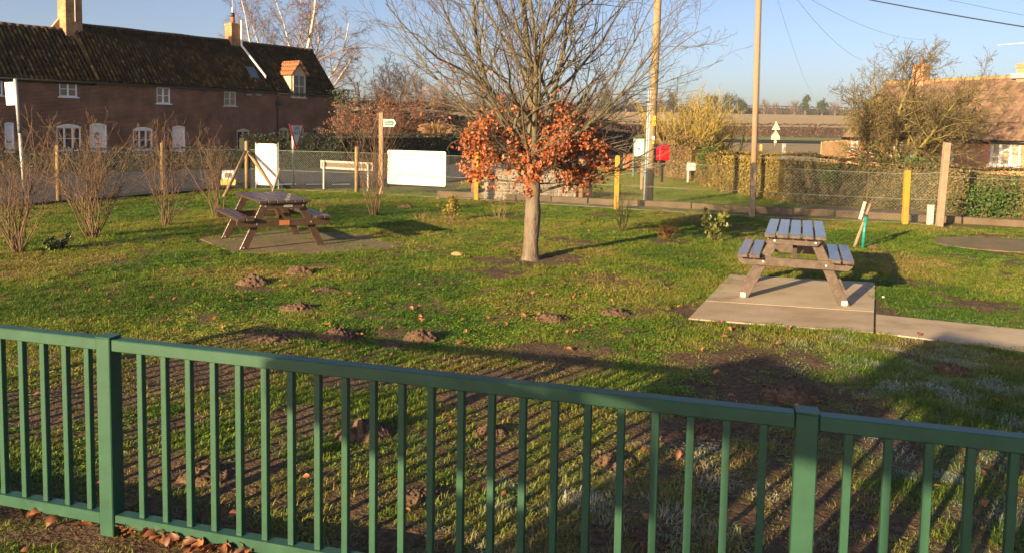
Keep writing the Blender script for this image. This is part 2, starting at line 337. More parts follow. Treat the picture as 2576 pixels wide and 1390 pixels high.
# far road and its verge
def tsheet(name, pts, m, lift, ys=None):
    me = bpy.data.meshes.new(name); V = [(p[0], p[1], float(zterr(p[0], p[1])) + lift) for p in pts]; k = len(pts) // 2
    me.from_pydata(V, [], [(i, i + 1, k + i + 1, k + i) for i in range(k - 1)]); me.update(); return tag(link(name, me, m), kind='structure')
xs = np.linspace(-40, 140, 10)
dryv = mat('dry_verge', [(.20, .155, .06), (.30, .225, .10), (.24, .21, .07)], .35, .95, .5, 6, 'World')
xs2 = np.linspace(12, 60, 8); tsheet('rough_grass', [(x, 40 + .3 * (x - 12)) for x in xs2] + [(x, 100 + .05 * x) for x in xs2], dryv, .05)
tsheet('far_road', [(x, 102 + .05 * x) for x in xs] + [(x, 112 + .05 * x) for x in xs], asph, .10)
fieldm = mat('ploughed_field', [(.33, .22, .095), (.40, .285, .12), (.36, .30, .11)], .018, .95, .12, 1.2, 'World', (1, 4, 1), detail=8)
fx_ = np.linspace(-500, 700, 25); fy_ = np.array([153, 170, 200, 240, 290, 350, 420, 500, 530.])
V = [(x, y, float(zterr(x, y)) + .12) for y in fy_ for x in fx_]; k = len(fx_)
me = bpy.data.meshes.new('field'); me.from_pydata(V, [], [(j * k + i, j * k + i + 1, (j + 1) * k + i + 1, (j + 1) * k + i) for j in range(len(fy_) - 1) for i in range(k - 1)]); me.update()
tag(link('field', me, fieldm), kind='structure')
# pavement behind the fence on the right with its kerb
kerb_px = [(1100, 494), (1300, 503), (1480, 513), (1740, 525), (1893, 535), (2100, 545), (2278, 556), (2420, 563), (2650, 577)]
kp = [G(a, b_) for a, b_ in kerb_px]
km = mat('kerb_stone', [(.085, .06, .04), (.15, .115, .075)], 3, .95, .4, 40, 'World')
kerb = bpy.data.objects.new('kerb', None); C.objects.link(kerb); tag(kerb, kind='structure'); rk = random.Random(8)
for p, q in zip(kp[:-1], kp[1:]):
    L = np.linalg.norm(q - p); nk = max(1, int(L / .92))
    for i in range(nk):
        a = p + (q - p) * (i + .012) / nk; c = p + (q - p) * (i + .988) / nk; h_ = .07 + rk.uniform(-.006, .006); j_ = rk.uniform(-.012, .012)
        MB().bar((a[0], a[1] + j_, h_), (c[0], c[1] + j_ + rk.uniform(-.008, .008), h_ + rk.uniform(-.004, .004)), .13, .17).build('kerb_stone', km, kerb, bevel=.014)
pav = mat('footpath_earth', [(.13, .09, .06), (.19, .135, .09)], 2.5, .95, .4, 30, 'World')
fp = [G(2010, 541), G(2278, 550), G(2420, 557), G(2650, 568), G(2650, 548), G(2420, 541), G(2200, 531), G(2010, 522)]
sheet('footpath', fp, .055, pav)

# ================================================================== GREEN RAILING
green = mat('green_paint', [(.015, .050, .034), (.024, .084, .053), (.028, .095, .060), (.050, .115, .080)], 9, .42, .025, 160, detail=12, pos=[.18, .42, .6, .82], spec=.45)
A = G(273, 848, .95); B = G(2030, 1036, .95); e = unit((B - A)[:2].tolist() + [0]); PL = float(np.linalg.norm((B - A)[:2]))
rail = thing('metal_railing', 'green painted metal railing with square bars across the foreground', 'railing', (A[0], A[1], 0), math.atan2(e[1], e[0]))
for x in (-PL, 0, PL, 2 * PL):
    p = MB().box((x, 0, .449), (.078, .078, 1.013)).build('post', green, rail, bevel=.004)
    MB().box((x, 0, .9585), (.082, .082, .006)).build('post_cap', green, p, bevel=.002)
for x in (-PL, 0, PL):
    w = PL - .082
    MB().box((x + PL / 2, 0, .9225), (w, .062, .055)).build('top_rail', green, rail, bevel=.004)
    MB().box((x + PL / 2, 0, .075), (w, .062, .055)).build('bottom_rail', green, rail, bevel=.004)
bar0 = MB().box((0, 0, .4985), (.029, .029, .793)).build('bar', green, rail, bevel=.002); first = True
for base, o0, st in ((0, .182, .132), (PL, .145, .132), (-PL, .145, .132)):
    for i in range(22):
        x = base + o0 + st * i
        if base == -PL: x = -.12 - .132 * i
        if first: bar0.location.x = x; first = False
        else: dup(bar0, rail, (x, 0, 0))

# ================================================================== PLAY TOWER behind the camera (its shadow falls on the lawn)
ca, sa = math.cos(R(SUN_AZ)), math.sin(R(SUN_AZ)); KT = 1 / math.tan(R(SUN_EL))
timber = mat('play_timber', [(.22, .14, .08), (.34, .23, .14)], 5, .8, .3, 30, stretch=(1, 1, .2))
V0 = -3.4
tower = thing('play_tower', 'timber play tower with gabled roof whose shadow falls on the lawn', 'play tower', (V0 * sa, V0 * ca, 0), -R(SUN_AZ))
def slabuv(name, poly, depth=.9, off=0.0): return MB().prism(poly, (0, off, 0), (1, 0, 0), (0, 0, 1), (0, -1, 0), depth).build(name, timber, tower)
def shu(px, py):          # shadow point on the lawn -> (across, height) on the tower
    g = G(px, py); u = g[0] * ca - g[1] * sa; v = g[0] * sa + g[1] * ca; return (u, (v - V0) / KT)
ap = shu(2382, 834); lt = shu(2248, 893); rt_ = shu(2576, 882)
H0 = ap[1]
slabuv('roof', [(lt[0] - .02, lt[1] - .03), ap, (rt_[0] + .9, rt_[1] - .05), (rt_[0] + .9, H0 - .45), (-1.2, H0 - .45), (ap[0] - .02, H0 - .35), (lt[0], lt[1] - .08)])
pk = shu(1928, 888); pl = shu(1712, 933); pr = shu(2113, 966)
slabuv('lower_roof', [pl, pk, pr, (-1.5, pr[1] - .02), (-1.48, pr[1] - .26), (-2.6, pl[1] - .14)], .7)
for u, w, z0_, z1, off in ((-1.76, .075, pr[1] - .1, H0 - .3, 0), (-1.15, .17, 0, H0 - .4, 0), (-.68, .09, 0, H0 - .4, 0), (-2.31, .10, 0, pl[1], -.1), (-1.77, .19, 0, pr[1], -.3)):
    MB().box((u, off - .06, (z0_ + z1) / 2), (w, .1, z1 - z0_)).build('post', timber, tower)
rz_ = shu(2300, 984)[1]
MB().box((-1.6, -.02, rz_), (.75, .06, .07)).build('handrail', timber, tower)
MB().box((-1.0, -.45, rz_ - .72), (1.4, .9, .09)).build('platform', timber, tower)
for u in (-1.47, -1.35): MB().box((u, -.02, rz_ - .36), (.03, .03, .66)).build('baluster', timber, tower)
slabuv('side_panel', [(-.53, rz_ - 1.0), (.3, rz_ - 1.0), (.3, H0 - .42), (-.53, H0 - .42)], .03, -.1)
MB().bar((-2.45, -.2, 1.0), (-1.6, -.2, 1.75), .06, .06).build('ladder_rail', timber, tower)
MB().bar((-2.1, -.3, .8), (-1.2, -.3, 1.5), .06, .06).build('ladder_rail', timber, tower)
MB().box((-.78, -.3, 1.2), (.66, .05, 1.05)).build('shade_panel', timber, tower)  # unseen panels added to the tower to deepen shade on the near lawn
MB().box((-2.05, -.3, 1.70), (.40, .05, .40)).build('shade_panel', timber, tower)
MB().box((-1.48, -.3, 1.3), (.46, .05, .66)).build('shade_panel', timber, tower)

# ================================================================== PICNIC TABLES
plas = mat('brown_recycled_plastic', [(.066, .048, .039), (.105, .080, .065), (.135, .105, .086)], 14, .26, .18, 25, spec=.7, coat=.25)
plas2 = mat('dark_recycled_plastic', [(.060, .036, .026), (.095, .06, .045)], 14, .27, .18, 25, spec=.7, coat=.25)
steel = mat('bolt_steel', [(.55, .55, .55), (.75, .75, .75)], 10, .35, metal=.6)
capm = mat('foot_bracket', [(.55, .5, .42), (.8, .74, .62)], 30, .5)
def picnic(label, loc, rz, W, L, seatw, ntop, m, feet, legw=.1, TZ=.755, SZ=.49, Ls=None, fr=None, so_y=0.0, to_y=0.0, foot=.12):
    Ls = Ls or L; fr = fr or L / 2 - .17
    t = thing('picnic_table', label, 'picnic table', loc, rz, 'picnic tables on the lawn')
    pw = (W - .018 * (ntop - 1)) / ntop
    for i in range(ntop): MB().box((-W / 2 + pw / 2 + i * (pw + .018), to_y, TZ - .02), (pw, L, .04)).build('top_plank', m, t, bevel=.005)
    so_ = seatw / 2
    for s in (-1, 1):
        for j in (0, 1): MB().box((s * (so_ - .06 - j * .135), so_y, SZ - .02), (.118, Ls, .04)).build('seat_plank', m, t, bevel=.005)
    for ye in (-1, 1):
        y = ye * fr; yo = y + ye * .075
        bm_ = SZ - .042
        MB().prism([(-so_ + .05, bm_ - .10), (so_ - .05, bm_ - .10), (so_ - .005, bm_ - .055), (so_ - .005, bm_), (-so_ + .005, bm_), (-so_ + .005, bm_ - .055)], (0, yo + .022, 0), (1, 0, 0), (0, 0, 1), (0, -1, 0), .045).build('seat_beam', m, t, bevel=.004)
        MB().prism([(-W / 2 + .09, TZ - .13), (W / 2 - .09, TZ - .13), (W / 2 - .02, TZ - .042), (-W / 2 + .02, TZ - .042)], (0, yo + .022, 0), (1, 0, 0), (0, 0, 1), (0, -1, 0), .045).build('top_beam', m, t, bevel=.004)
        for s in (-1, 1):
            x0, x1 = s * (so_ - foot), s * (W / 2 - .13)
            k_ = legw / 2 + .01
            lg = MB().prism([(x0 - k_, 0), (x0 + k_, 0), (x1 + k_, TZ - .045), (x1 - k_, TZ - .045)], (0, y + .025, 0), (1, 0, 0), (0, 0, 1), (0, -1, 0), .05).build('leg', m, t, bevel=.004)
            fx = lambda z: x0 + (x1 - x0) * z / (TZ - .045)
            for z, yb in ((SZ - .095, yo - .0225 if ye < 0 else yo + .0225), (TZ - .09, yo - .0225 if ye < 0 else yo + .0225)):
                MB().tube([(fx(z), yb, z), (fx(z), yb + ye * .009, z)], .012, 10).build('bolt', steel, lg)
            if feet and ye < 0: MB().box((x0, y - .029, .03), (.062, .006, .055)).build('foot_bracket', capm, lg, bevel=.002)
            elif s < 0: MB().tube([(x0, y - .025, .03), (x0, y - .034, .03)], .014, 10).build('bolt', steel, lg)
    MB().box((0, 0, TZ - .065), (.07, 2 * fr - .16, .045)).build('stretcher', m, t)
    for ye in (-1, 1): MB().bar((0, ye * (fr - .03), SZ - .1), (0, ye * .14, TZ - .09), .05, .05).build('brace', m, t)
    return t
tr_ = picnic('brown picnic table with five slats standing on the clean concrete slab', (3.45, 9.58, .018), R(-20), .66, 1.68, 1.25, 5, plas, True, .10, .79, .545, 1.34, .5, -.09, .10, .07)
tl_ = picnic('dark brown picnic table with orange plaque on the mossy slab', (-3.96, 13.05, .016), R(31), .80, 1.72, 1.46, 6, plas2, False)
copper = mat('copper_plate', [(.36, .13, .04), (.5, .2, .07)], 20, .5)
MB().box((.0, -(1.72 / 2 - .17) - .075 - .026, .40), (.155, .006, .075)).build('plaque', copper, tl_)
MB().box((.06, -(1.72 / 2 - .17) - .075 - .026, .665), (.14, .005, .04)).build('name_plate', steel, tl_)

# ================================================================== BEECH TREE
bark = mat('beech_bark', [(.06, .046, .033), (.145, .115, .083), (.20, .162, .125), (.12, .108, .058)], 11, .9, .9, 34, 'World', (1, 1, .22), detail=10)
limbm = mat('beech_limb', [(.085, .07, .048), (.15, .132, .08), (.11, .092, .066)], 5, .85, .3, 30, 'World', (1, 1, .35))
twigm = mat('beech_twig', [(.085, .066, .052), (.13, .104, .078), (.105, .08, .064)], 4, .8, 0, 30, 'World')
leafm = mat('beech_leaf', [(.16, .046, .018), (.37, .100, .030), (.54, .175, .052)], 3, .5, tint='obj', transl=.12)
tb = G(1335, 652); rng = np.random.default_rng(11)
beech = thing('beech_tree', 'young beech tree with orange leaves on its lower branches', 'tree', (tb[0], tb[1], 0))
TR = Tubes(); P = np.array([[0, 0, -.1], [-.005, 0, .0], [-.005, 0, .08], [0, 0, .3], [.012, 0, .55], [.02, 0, .72], [.012, 0, .9], [.02, 0, 1.08], [.0, 0, 1.3], [-.02, .01, 1.6]])
TR.add(P, [.175, .150, .124, .111, .120, .122, .106, .110, .098, .072], 14); TR.build('trunk', bark, beech)
for z, a, s_ in ((.95, -1.9, .03), (.62, -1.3, .022)):
    q = np.array([math.cos(a), math.sin(a), 0]); MB().tube([q * .10 + [0, 0, z], q * .126 + [0, 0, z]], [s_, s_ * .7], 10).build('branch_scar', bark, beech, True)
spec = [dict(n=9, wig=.07, trop=.055, nc=9, lo=.12, ang=38, lf=.62, rf=.55, rmin=.006, taper=.85, minz=-.05),
        dict(n=6, wig=.10, trop=.045, nc=6, lo=.12, ang=40, lf=.55, rf=.6, rmin=.0032, taper=.75, minz=-.1),
        dict(n=5, wig=.14, trop=.03, nc=3.8, lo=.15, ang=42, lf=.5, rf=.65, rmin=.0022, taper=.6),
        dict(n=3, wig=.16, trop=.02, nc=0, lo=.2, ang=40, lf=.5, rf=.6, rmin=.0017, taper=.4)]
out = []
branch(rng, (-.02, .01, 1.55), (-.03, .05, 1), 4.2, .07, 0, spec, out)
branch(rng, (0, .0, 1.25), (.32, .1, 1), 3.9, .06, 0, spec, out); branch(rng, (0, 0, 1.2), (-.42, -.1, 1), 3.8, .055, 0, spec, out); branch(rng, (0, 0, 1.35), (.14, -.25, 1), 3.8, .05, 0, spec, out)
NL = 17
for i in range(NL):
    f = i / (NL - 1); z = .98 + 1.5 * f ** 1.15; az = i * 2.399 + rng.normal(0, .25); el = R(20 + 38 * f + rng.normal(0, 6))
    L = (3.05 - .4 * f) * rng.uniform(.85, 1.1)
    branch(rng, (.0, 0, z), (math.cos(az) * math.cos(el), math.sin(az) * math.cos(el), math.sin(el)), L, .026 - .004 * f, 0, spec, out)
for az, el, L in ((.15, 26, 3.1), (-.3, 36, 3.1), (2.9, 24, 3.0), (3.35, 35, 3.2), (3.0, 47, 3.5), (.2, 48, 3.6)):
    el = R(el); branch(rng, (0, 0, 1.15 + rng.uniform(0, .5)), (math.cos(az) * math.cos(el), math.sin(az) * math.cos(el), math.sin(el)), L, .027, 0, spec, out)
spl = [dict(n=6, wig=.10, trop=-.03, nc=7, lo=.15, ang=42, lf=.55, rf=.55, rmin=.005, taper=.8), dict(n=5, wig=.14, trop=-.03, nc=6, lo=.1, ang=44, lf=.55, rf=.6, rmin=.003, taper=.7), dict(n=4, wig=.16, trop=-.04, nc=0, lo=.2, ang=42, lf=.5, rf=.65, rmin=.002, taper=.5)]
for i in range(20):
    az = i * 2.399 + .4; el = R(rng.uniform(4, 38)); branch(rng, (0, 0, 1.12 + .035 * i), (math.cos(az) * math.cos(el), math.sin(az) * math.cos(el), math.sin(el)), rng.uniform(1.0, 1.42), .016, 0, spl, out)
T0, T1 = Tubes(), Tubes(); tips = []
for Pp, rr, lv in out:
    (T0 if lv < 2 else T1).add(Pp, rr, 7 if lv == 0 else (5 if lv == 1 else 3))
    if lv >= 2: tips.append(Pp)
T0.build('limbs', limbm, beech); T1.build('twigs', twigm, beech)
cand = np.concatenate([p[1:] for p in tips]); rr_ = np.hypot(cand[:, 0], cand[:, 1]); zz = cand[:, 2]
rmax = np.interp(zz, [1.0, 1.15, 1.5, 2.0, 2.4, 2.9], [.55, 1.0, 1.28, 1.05, .75, .25])
w = np.clip((rmax - rr_) / .25, 0, 1) * np.interp(zz, [1.0, 1.2, 1.8, 2.15, 2.8], [.8, 1, .85, .40, .06]) * (.6 + .5 * rr_) + .004 * (zz < 3) * (rr_ < 1.8)
w *= (fbm(cand[:, 0] * 1 + 4, cand[:, 1] + cand[:, 2] * 2.1, 2.6) > .33)
w /= w.sum(); nl = 8200
lp = cand[rng.choice(len(cand), nl, p=w)] + rng.normal(0, .035, (nl, 3)); lp[:, 2] -= .03
ln = rng.normal(0, 1, (nl, 3)) + np.array([-.35, -.9, .1])
lsz = rng.uniform(.042, .074, nl)
dist = lp[:, 1] - 3 * lsz; order = np.argsort(dist); big, rest = order[:280], order[280:]
leaves('leaves', lp[rest], ln[rest], lsz[rest], leafm, beech, rng, aspect=.62, fold=.35)
v, f_ = leaf_mesh(np.zeros((1, 3)), np.array([[0, 0, 1.]]), np.array([1.]), rng, .62, .35)
lme = mesh_np('leaf', v, f_); set_tint(lme, np.zeros(4)); lme.materials.append(leafm)
for i in big:
    o = link('leaf', lme, None, beech); o.location = lp[i]; s_ = float(lsz[i]); o.scale = (s_, s_, s_)
    o.rotation_euler = Vector(ln[i]).to_track_quat('Z', 'Y').to_euler()

# ================================================================== BARE SHRUBS
shm = mat('shrub_twig', [(.10, .06, .037), (.175, .105, .062), (.13, .095, .046)], 3, .85, 0, 30, 'World')
def shrub(name, label, px, py, ytop, spread, stems, seed, m=shm, grp='bare shrubs along the wire fence', rmin=.0028, r0=.0095, nc=8, cat='shrub', leafy=None, loc=None):
    g = G(px, py) if loc is None else np.array(loc); rng = np.random.default_rng(seed); h = top_z(px, ytop, g) if ytop is not None else 1.0
    t = thing(name, label, cat, (g[0], g[1], -.02), 0, grp); out = []
    sp = [dict(n=7, wig=.12, trop=.045, nc=nc, lo=.22, ang=34, lf=.45, rf=.6, rmin=rmin, taper=.7), dict(n=4, wig=.13, trop=.03, nc=3, lo=.25, ang=40, lf=.5, rf=.7, rmin=rmin * .75, taper=.5), dict(n=3, wig=.15, trop=.02, nc=0, lo=.2, ang=40, lf=.5, rf=.6, rmin=rmin * .6, taper=.4)]
    for i in range(stems):
        az = rng.uniform(0, 6.283); q = math.sqrt(rng.uniform(0, 1)) * spread
        d = np.array([math.cos(az) * q, math.sin(az) * q, 1.0]); b0 = np.array([math.cos(az), math.sin(az), 0]) * rng.uniform(0, .10)
        branch(rng, b0, d, h * rng.uniform(.7, 1.05) * math.sqrt(1 + q * q) * .9, r0 * rng.uniform(.7, 1.2), 0, sp, out)
    S, T = Tubes(), Tubes()
    for Pp, rr, lv in out: (S if lv == 0 else T).add(Pp, rr, 5 if lv == 0 else 3)
    S.build('stems', m, t); T.build('twigs', m, t)
    if leafy:
        lm, cnt, ls, zmin = leafy; cd = np.concatenate([p[0][1:] for p in out]); cd = cd[cd[:, 2] > zmin]
        q = cd[rng.integers(0, len(cd), cnt)] + rng.normal(0, .02, (cnt, 3)); leaves('foliage', q, rng.normal(0, 1, (cnt, 3)) + [-.3, -.5, .5], rng.uniform(ls * .7, ls * 1.3, cnt), lm, t, rng)
    return t
shrub('bare_shrub', 'tall bare brown shrub at the left edge below the bus stop sign', 50, 638, 285, .55, 22, 1, nc=9)
shrub('bare_shrub', 'wide bare shrub right of the leftmost one, before the white door', 235, 598, 285, .62, 25, 2, nc=9)
shrub('bare_shrub', 'narrow bare shrub beside the lone wooden fence post, left of dark table', 415, 568, 300, .40, 15, 3, nc=8)
shrub('bare_shrub', 'bare shrub directly behind the left end of the dark picnic table', 548, 545, 305, .5, 14, 4)
shrub('bare_shrub', 'upright bare shrub growing against the footpath signpost', 942, 543, 290, .36, 16, 5)
shrub('bare_shrub', 'thin leafless shrub right of the beech trunk by a yellow post', 1565, 582, 470, .5, 8, 6, mat('dark_twig', [(.07, .05, .035), (.12, .085, .055)], 3, .85, coord='World'), nc=4, r0=.009, rmin=.003)
shrub('red_stem_shrub', 'low red-stemmed shrub in the shade right of the beech', 1678, 600, 545, .8, 14, 7, mat('red_twig', [(.20, .045, .03), (.30, .09, .05)], 3, .7, coord='World'), 'small shrubs on the lawn', nc=4, r0=.006, rmin=.0028)
shrub('dry_plant', 'pale dry stalks left of the beech trunk near the white wall', 1256, 553, 500, .35, 10, 8, mat('dry_stalk', [(.26, .17, .085), (.36, .26, .14)], 3, .85, coord='World'), 'small shrubs on the lawn', nc=3, r0=.005, rmin=.0024)
shrub('dry_plant', 'tiny withered plant beside the yellow-leaved bush', 1060, 552, 528, .8, 9, 9, mat('dry_stalk', []), 'small shrubs on the lawn', nc=3, r0=.005, rmin=.0026)
shrub('dry_plant', 'pale straggly stalks just behind the right seat of dark table', 800, 536, 500, .9, 8, 10, mat('dry_stalk', []), 'small shrubs on the lawn', nc=3, r0=.005, rmin=.0026)
gold = mat('golden_leaf', [(.20, .14, .022), (.32, .24, .035), (.14, .14, .03)], 3, .5, tint='geo', transl=.15)
laur = mat('laurel_leaf', [(.06, .085, .015), (.15, .175, .03), (.22, .22, .045)], 3, .4, tint='geo', transl=.15)
shrub('variegated_bush', 'small yellow-leaved bush left of the beech trunk', 1137, 556, 488, .42, 9, 12, shm, 'small shrubs on the lawn', nc=5, r0=.007, rmin=.003, leafy=(gold, 620, .05, .03))
shrub('laurel_sapling', 'young yellow-green laurel sapling left of the brown picnic table', 1798, 606, 520, .42, 6, 13, shm, 'small shrubs on the lawn', nc=3, r0=.008, rmin=.003, leafy=(laur, 300, .07, .04))
shrub('evergreen_plant', 'low dark green leafy plant beside the leftmost bare shrub', 140, 630, 600, 1.2, 8, 14, shm, 'small shrubs on the lawn', nc=3, r0=.005, rmin=.003, leafy=(mat('holly_leaf', [(.02, .045, .012), (.05, .09, .02), (.16, .17, .04)], 3, .4, tint='geo'), 420, .06, .0))

# ================================================================== WIRE FENCE
postw = mat('fence_post_wood', [(.21, .145, .07), (.32, .225, .11), (.26, .20, .10)], 9, .9, .4, 40, stretch=(1, 1, .3))
posty = mat('lichen_post', [(.25, .18, .09), (.42, .26, .03), (.50, .31, .025)], 4, .9, .4, 50)
postg = mat('concrete_post', [(.25, .19, .13), (.36, .285, .20)], 8, .9, .4, 50)
wirem = mat('galvanised_wire', [(.20, .23, .20), (.34, .38, .34)], 8, .5, metal=.2)
FP = [(-11.7, 15.3, 1.35, 'w'), (*G(148, 512)[:2], top_z(148, 366, G(148, 512)), 'w'), (*G(410, 483)[:2], top_z(410, 359, G(410, 483)), 'w'), (*G(621, 476)[:2], top_z(621, 355, G(621, 476)), 'w'),
      (*G(897, 488)[:2], top_z(897, 369, G(897, 488)), 'w'), (*G(1198, 505)[:2], 1.28, 'y'), (*G(1550, 528)[:2], top_z(1552, 393, G(1550, 528)), 'y'), (*G(1891, 547)[:2], top_z(1893, 411, G(1891, 547)), 'g'),
      (*G(2276, 565)[:2], top_z(2281, 430, G(2276, 565)), 'y'), (*G(2366, 572)[:2], top_z(2377, 359, G(2366, 572)), 't')]
fence = thing('wire_fence', 'chain-link wire fence on wooden and concrete posts round the lawn', 'fence', (0, 0, 0))
for i, (x, y, h, kd) in enumerate(FP):
    if kd == 't': MB().box((0, 0, h / 2 - .1), (.125, .11, h + .2), Matrix.Rotation(R(2.2), 3, 'Y')).build('post', postg, fence, bevel=.006).location = (x, y, 0)
    elif kd == 'w': MB().tube([(x, y, -.1), (x, y, h - .03), (x, y, h)], [.055, .052, .035], 12).build('post', postw, fence, True)
    else:
        q = MB().prism([(-.055, -.055), (.055, -.055), (.055, .055), (-.055, .055)], (0, 0, -.1), (1, 0, 0), (0, 1, 0), (0, 0, 1), h + .08).build('post', posty if kd == 'y' else postg, fence, bevel=.008); q.location = (x, y, 0)
        MB().prism([(-.05, 0), (.05, 0), (.035, .03), (0, .042), (-.035, .03)], (0, -.05, h - .022), (1, 0, 0), (0, 0, 1), (0, 1, 0), .1).build('post_head', posty if kd == 'y' else postg, q)
cx_, cy_, ch, _ = FP[3]
for px, py in ((563, 497), (690, 478)):
    g = G(px, py); MB().tube([(g[0], g[1], 0), (cx_ + (g[0] - cx_) * .05, cy_ + (g[1] - cy_) * .05, ch * .78)], .045, 10).build('brace', postw, fence, True)
TW, TL = Tubes(), Tubes()
for (x0, y0, h0, _), (x1, y1, h1, _) in zip(FP[:-1], FP[1:]):
    a = np.array([x0, y0]); c = np.array([x1, y1]); L = np.linalg.norm(c - a); d = (c - a) / L; nrm = np.array([d[1], -d[0]])
    if nrm[1] > 0: nrm = -nrm
    off = nrm * -.06; hh0 = min(h0, 1.25) - .06; hh1 = min(h1, 1.25) - .06
    pt = lambda s, z: np.array([*(a + d * s + off), z])
    for fz in (.985, .5, .03): TL.add([pt(0, hh0 * fz), pt(L / 2, (hh0 + hh1) / 2 * fz - .008), pt(L, hh1 * fz)], [.0042] * 3, 4)
    hh = (hh0 + hh1) / 2; stp = .074; slope = 1.0
    for sgn in (1, -1):
        for s0 in np.arange(-hh, L + hh, stp):
            sA, zA, sB, zB = (s0, .04, s0 + sgn * hh * slope, .04 + hh - .05)
            ts = [0, 1]
            for bound in (0, L):
                if abs(sB - sA) > 1e-6:
                    t_ = (bound - sA) / (sB - sA)
                    if 0 < t_ < 1: ts.append(t_)
            ts = sorted(ts)
            for t0, t1 in zip(ts[:-1], ts[1:]):
                mid = sA + (sB - sA) * (t0 + t1) / 2
                if 0 <= mid <= L and t1 - t0 > .02: TW.add([pt(sA + (sB - sA) * t0, zA + (zB - zA) * t0), pt(sA + (sB - sA) * t1, zA + (zB - zA) * t1)], [.0015] * 2, 3)
q = TW.build('chain_link_mesh', wirem, fence); q['kind'] = 'stuff'
TL.build('strand_wire', wirem, fence)
# the wire running on to the right of the tall post
WX = Tubes(); a = np.array([FP[-1][0], FP[-1][1], 1.08]); c = np.array([13.5, 16.2, 1.02]); WX.add([a, (a + c) / 2 - [0, 0, .02], c], [.0042] * 3, 4); WX.build('strand_wire', wirem, fence)
# short white stub post
g = G(2339, 566); hs = top_z(2341, 517, g)
st_ = thing('stub_post', 'short white post with flaking rusty paint beside the tall grey post', 'post', (g[0], g[1], 0))
MB().box((0, 0, hs / 2 - .03), (.11, .10, hs + .06)).build('shaft', mat('flaking_paint', [(.62, .55, .45), (.74, .68, .58), (.30, .12, .05)], 7, .8, .3, 30, pos=[.35, .55, .68]), st_, bevel=.008)
MB().box((0, 0, hs + .004), (.112, .102, .012)).build('cap', mat('flaking_paint', []), st_)

# white boards on the fence
def fence_pt(px):
    d = ray(px, 420)
    for (x0, y0, *_), (x1, y1, *_) in zip(FP[2:-1], FP[3:]):
        # intersection of the plan ray with the fence line
        den = d[0] * (y1 - y0) - d[1] * (x1 - x0); t = (x0 * (y1 - y0) - y0 * (x1 - x0)) / den; x, y = d[0] * t, d[1] * t
        s = ((x - x0) * (x1 - x0) + (y - y0) * (y1 - y0)) / ((x1 - x0) ** 2 + (y1 - y0) ** 2)
        if 0 <= s <= 1: return np.array([x, y])
boardm = mat('board_white', [(.60, .60, .585), (.68, .68, .665)], 1.2, .5)
brack = mat('bracket_grey', [(.16, .14, .12), (.24, .21, .18)], 9, .6)
def board(name, label, xa, xb, ya, yb, notch):
    a, c = fence_pt(xa), fence_pt(xb); d = (c - a); L = np.linalg.norm(d); d /= L; nrm = np.array([d[1], -d[0]]); m_ = (a + c) / 2
    off = -nrm * .11; z1 = float(AT((xa + xb) / 2, ya, m_[1])[2]); z0 = float(AT((xa + xb) / 2, yb, m_[1])[2])
    t = thing(name, label, 'sign board', (m_[0] + off[0], m_[1] + off[1], 0), math.atan2(d[1], d[0]), 'white boards tied to the wire fence')
    w = L / 2
    if notch:
        k = .085; poly = [(-w + k, z0), (w - k, z0), (w - k, z0 + k), (w, z0 + k), (w, z1 - k), (w - k, z1 - k), (w - k, z1), (-w + k, z1), (-w + k, z1 - k), (-w, z1 - k), (-w, z0 + k), (-w + k, z0 + k)]
    else:
        k = .03; poly = [(-w + k, z0), (w - k, z0), (w, z0 + k), (w, z1 - k), (w - k, z1), (-w + k, z1), (-w, z1 - k), (-w, z0 + k)]
    MB().prism(poly, (0, .01, 0), (1, 0, 0), (0, 0, 1), (0, -1, 0), .02).build('panel', boardm, t)
    if notch:
        for sx in (-1, 1):
            for zz_ in (z0 + .04, z1 - .04):
                q = MB().box((sx * (w - .04), .0, zz_), (.075, .03, .075)).build('corner_bracket', brack, t)
                MB().tube([(sx * (w - .04), -.015, zz_), (sx * (w - .04), -.024, zz_)], .015, 8).build('screw', steel, q)
        for sx in (-1, 1): MB().tube([(sx * (w + .02), .03, 0), (sx * (w + .02), .03, z1 + .03)], .014, 8).build('frame_post', wirem, t)
    else:
        for sx in (-.8, .8):
            for zz_ in (z0 + .06, z1 - .06): MB().tube([(sx * w, -.010, zz_), (sx * w, -.016, zz_)], .012, 8).build('screw', steel, t)
    return t
board('notice_panel', 'white sign board with notched corners behind the wooden brace', 638, 692, 362, 467, True)
board('blank_banner', 'wide plain white board on the fence right of the signpost', 970, 1117, 380, 467, False)

# ================================================================== SIGNS AND STREET FURNITURE
alum = mat('galvanised_pole', [(.42, .42, .42), (.55, .55, .54)], 5, .5, metal=.15)
wood = mat('weathered_wood', [(.22, .15, .09), (.33, .24, .155), (.27, .21, .135)], 5, .9, .4, 40, stretch=(3, 3, .25))
black = mat('black_paint', [(.012, .012, .013), (.02, .02, .022)], 6, .45)
signw = mat('sign_white', [(.70, .69, .64), (.76, .75, .70)], 2, .4)
signg = mat('sign_green', [(.09, .20, .15), (.11, .23, .17)], 3, .45)
redm = mat('sign_red', [(.45, .03, .03), (.5, .04, .035)], 3, .4)
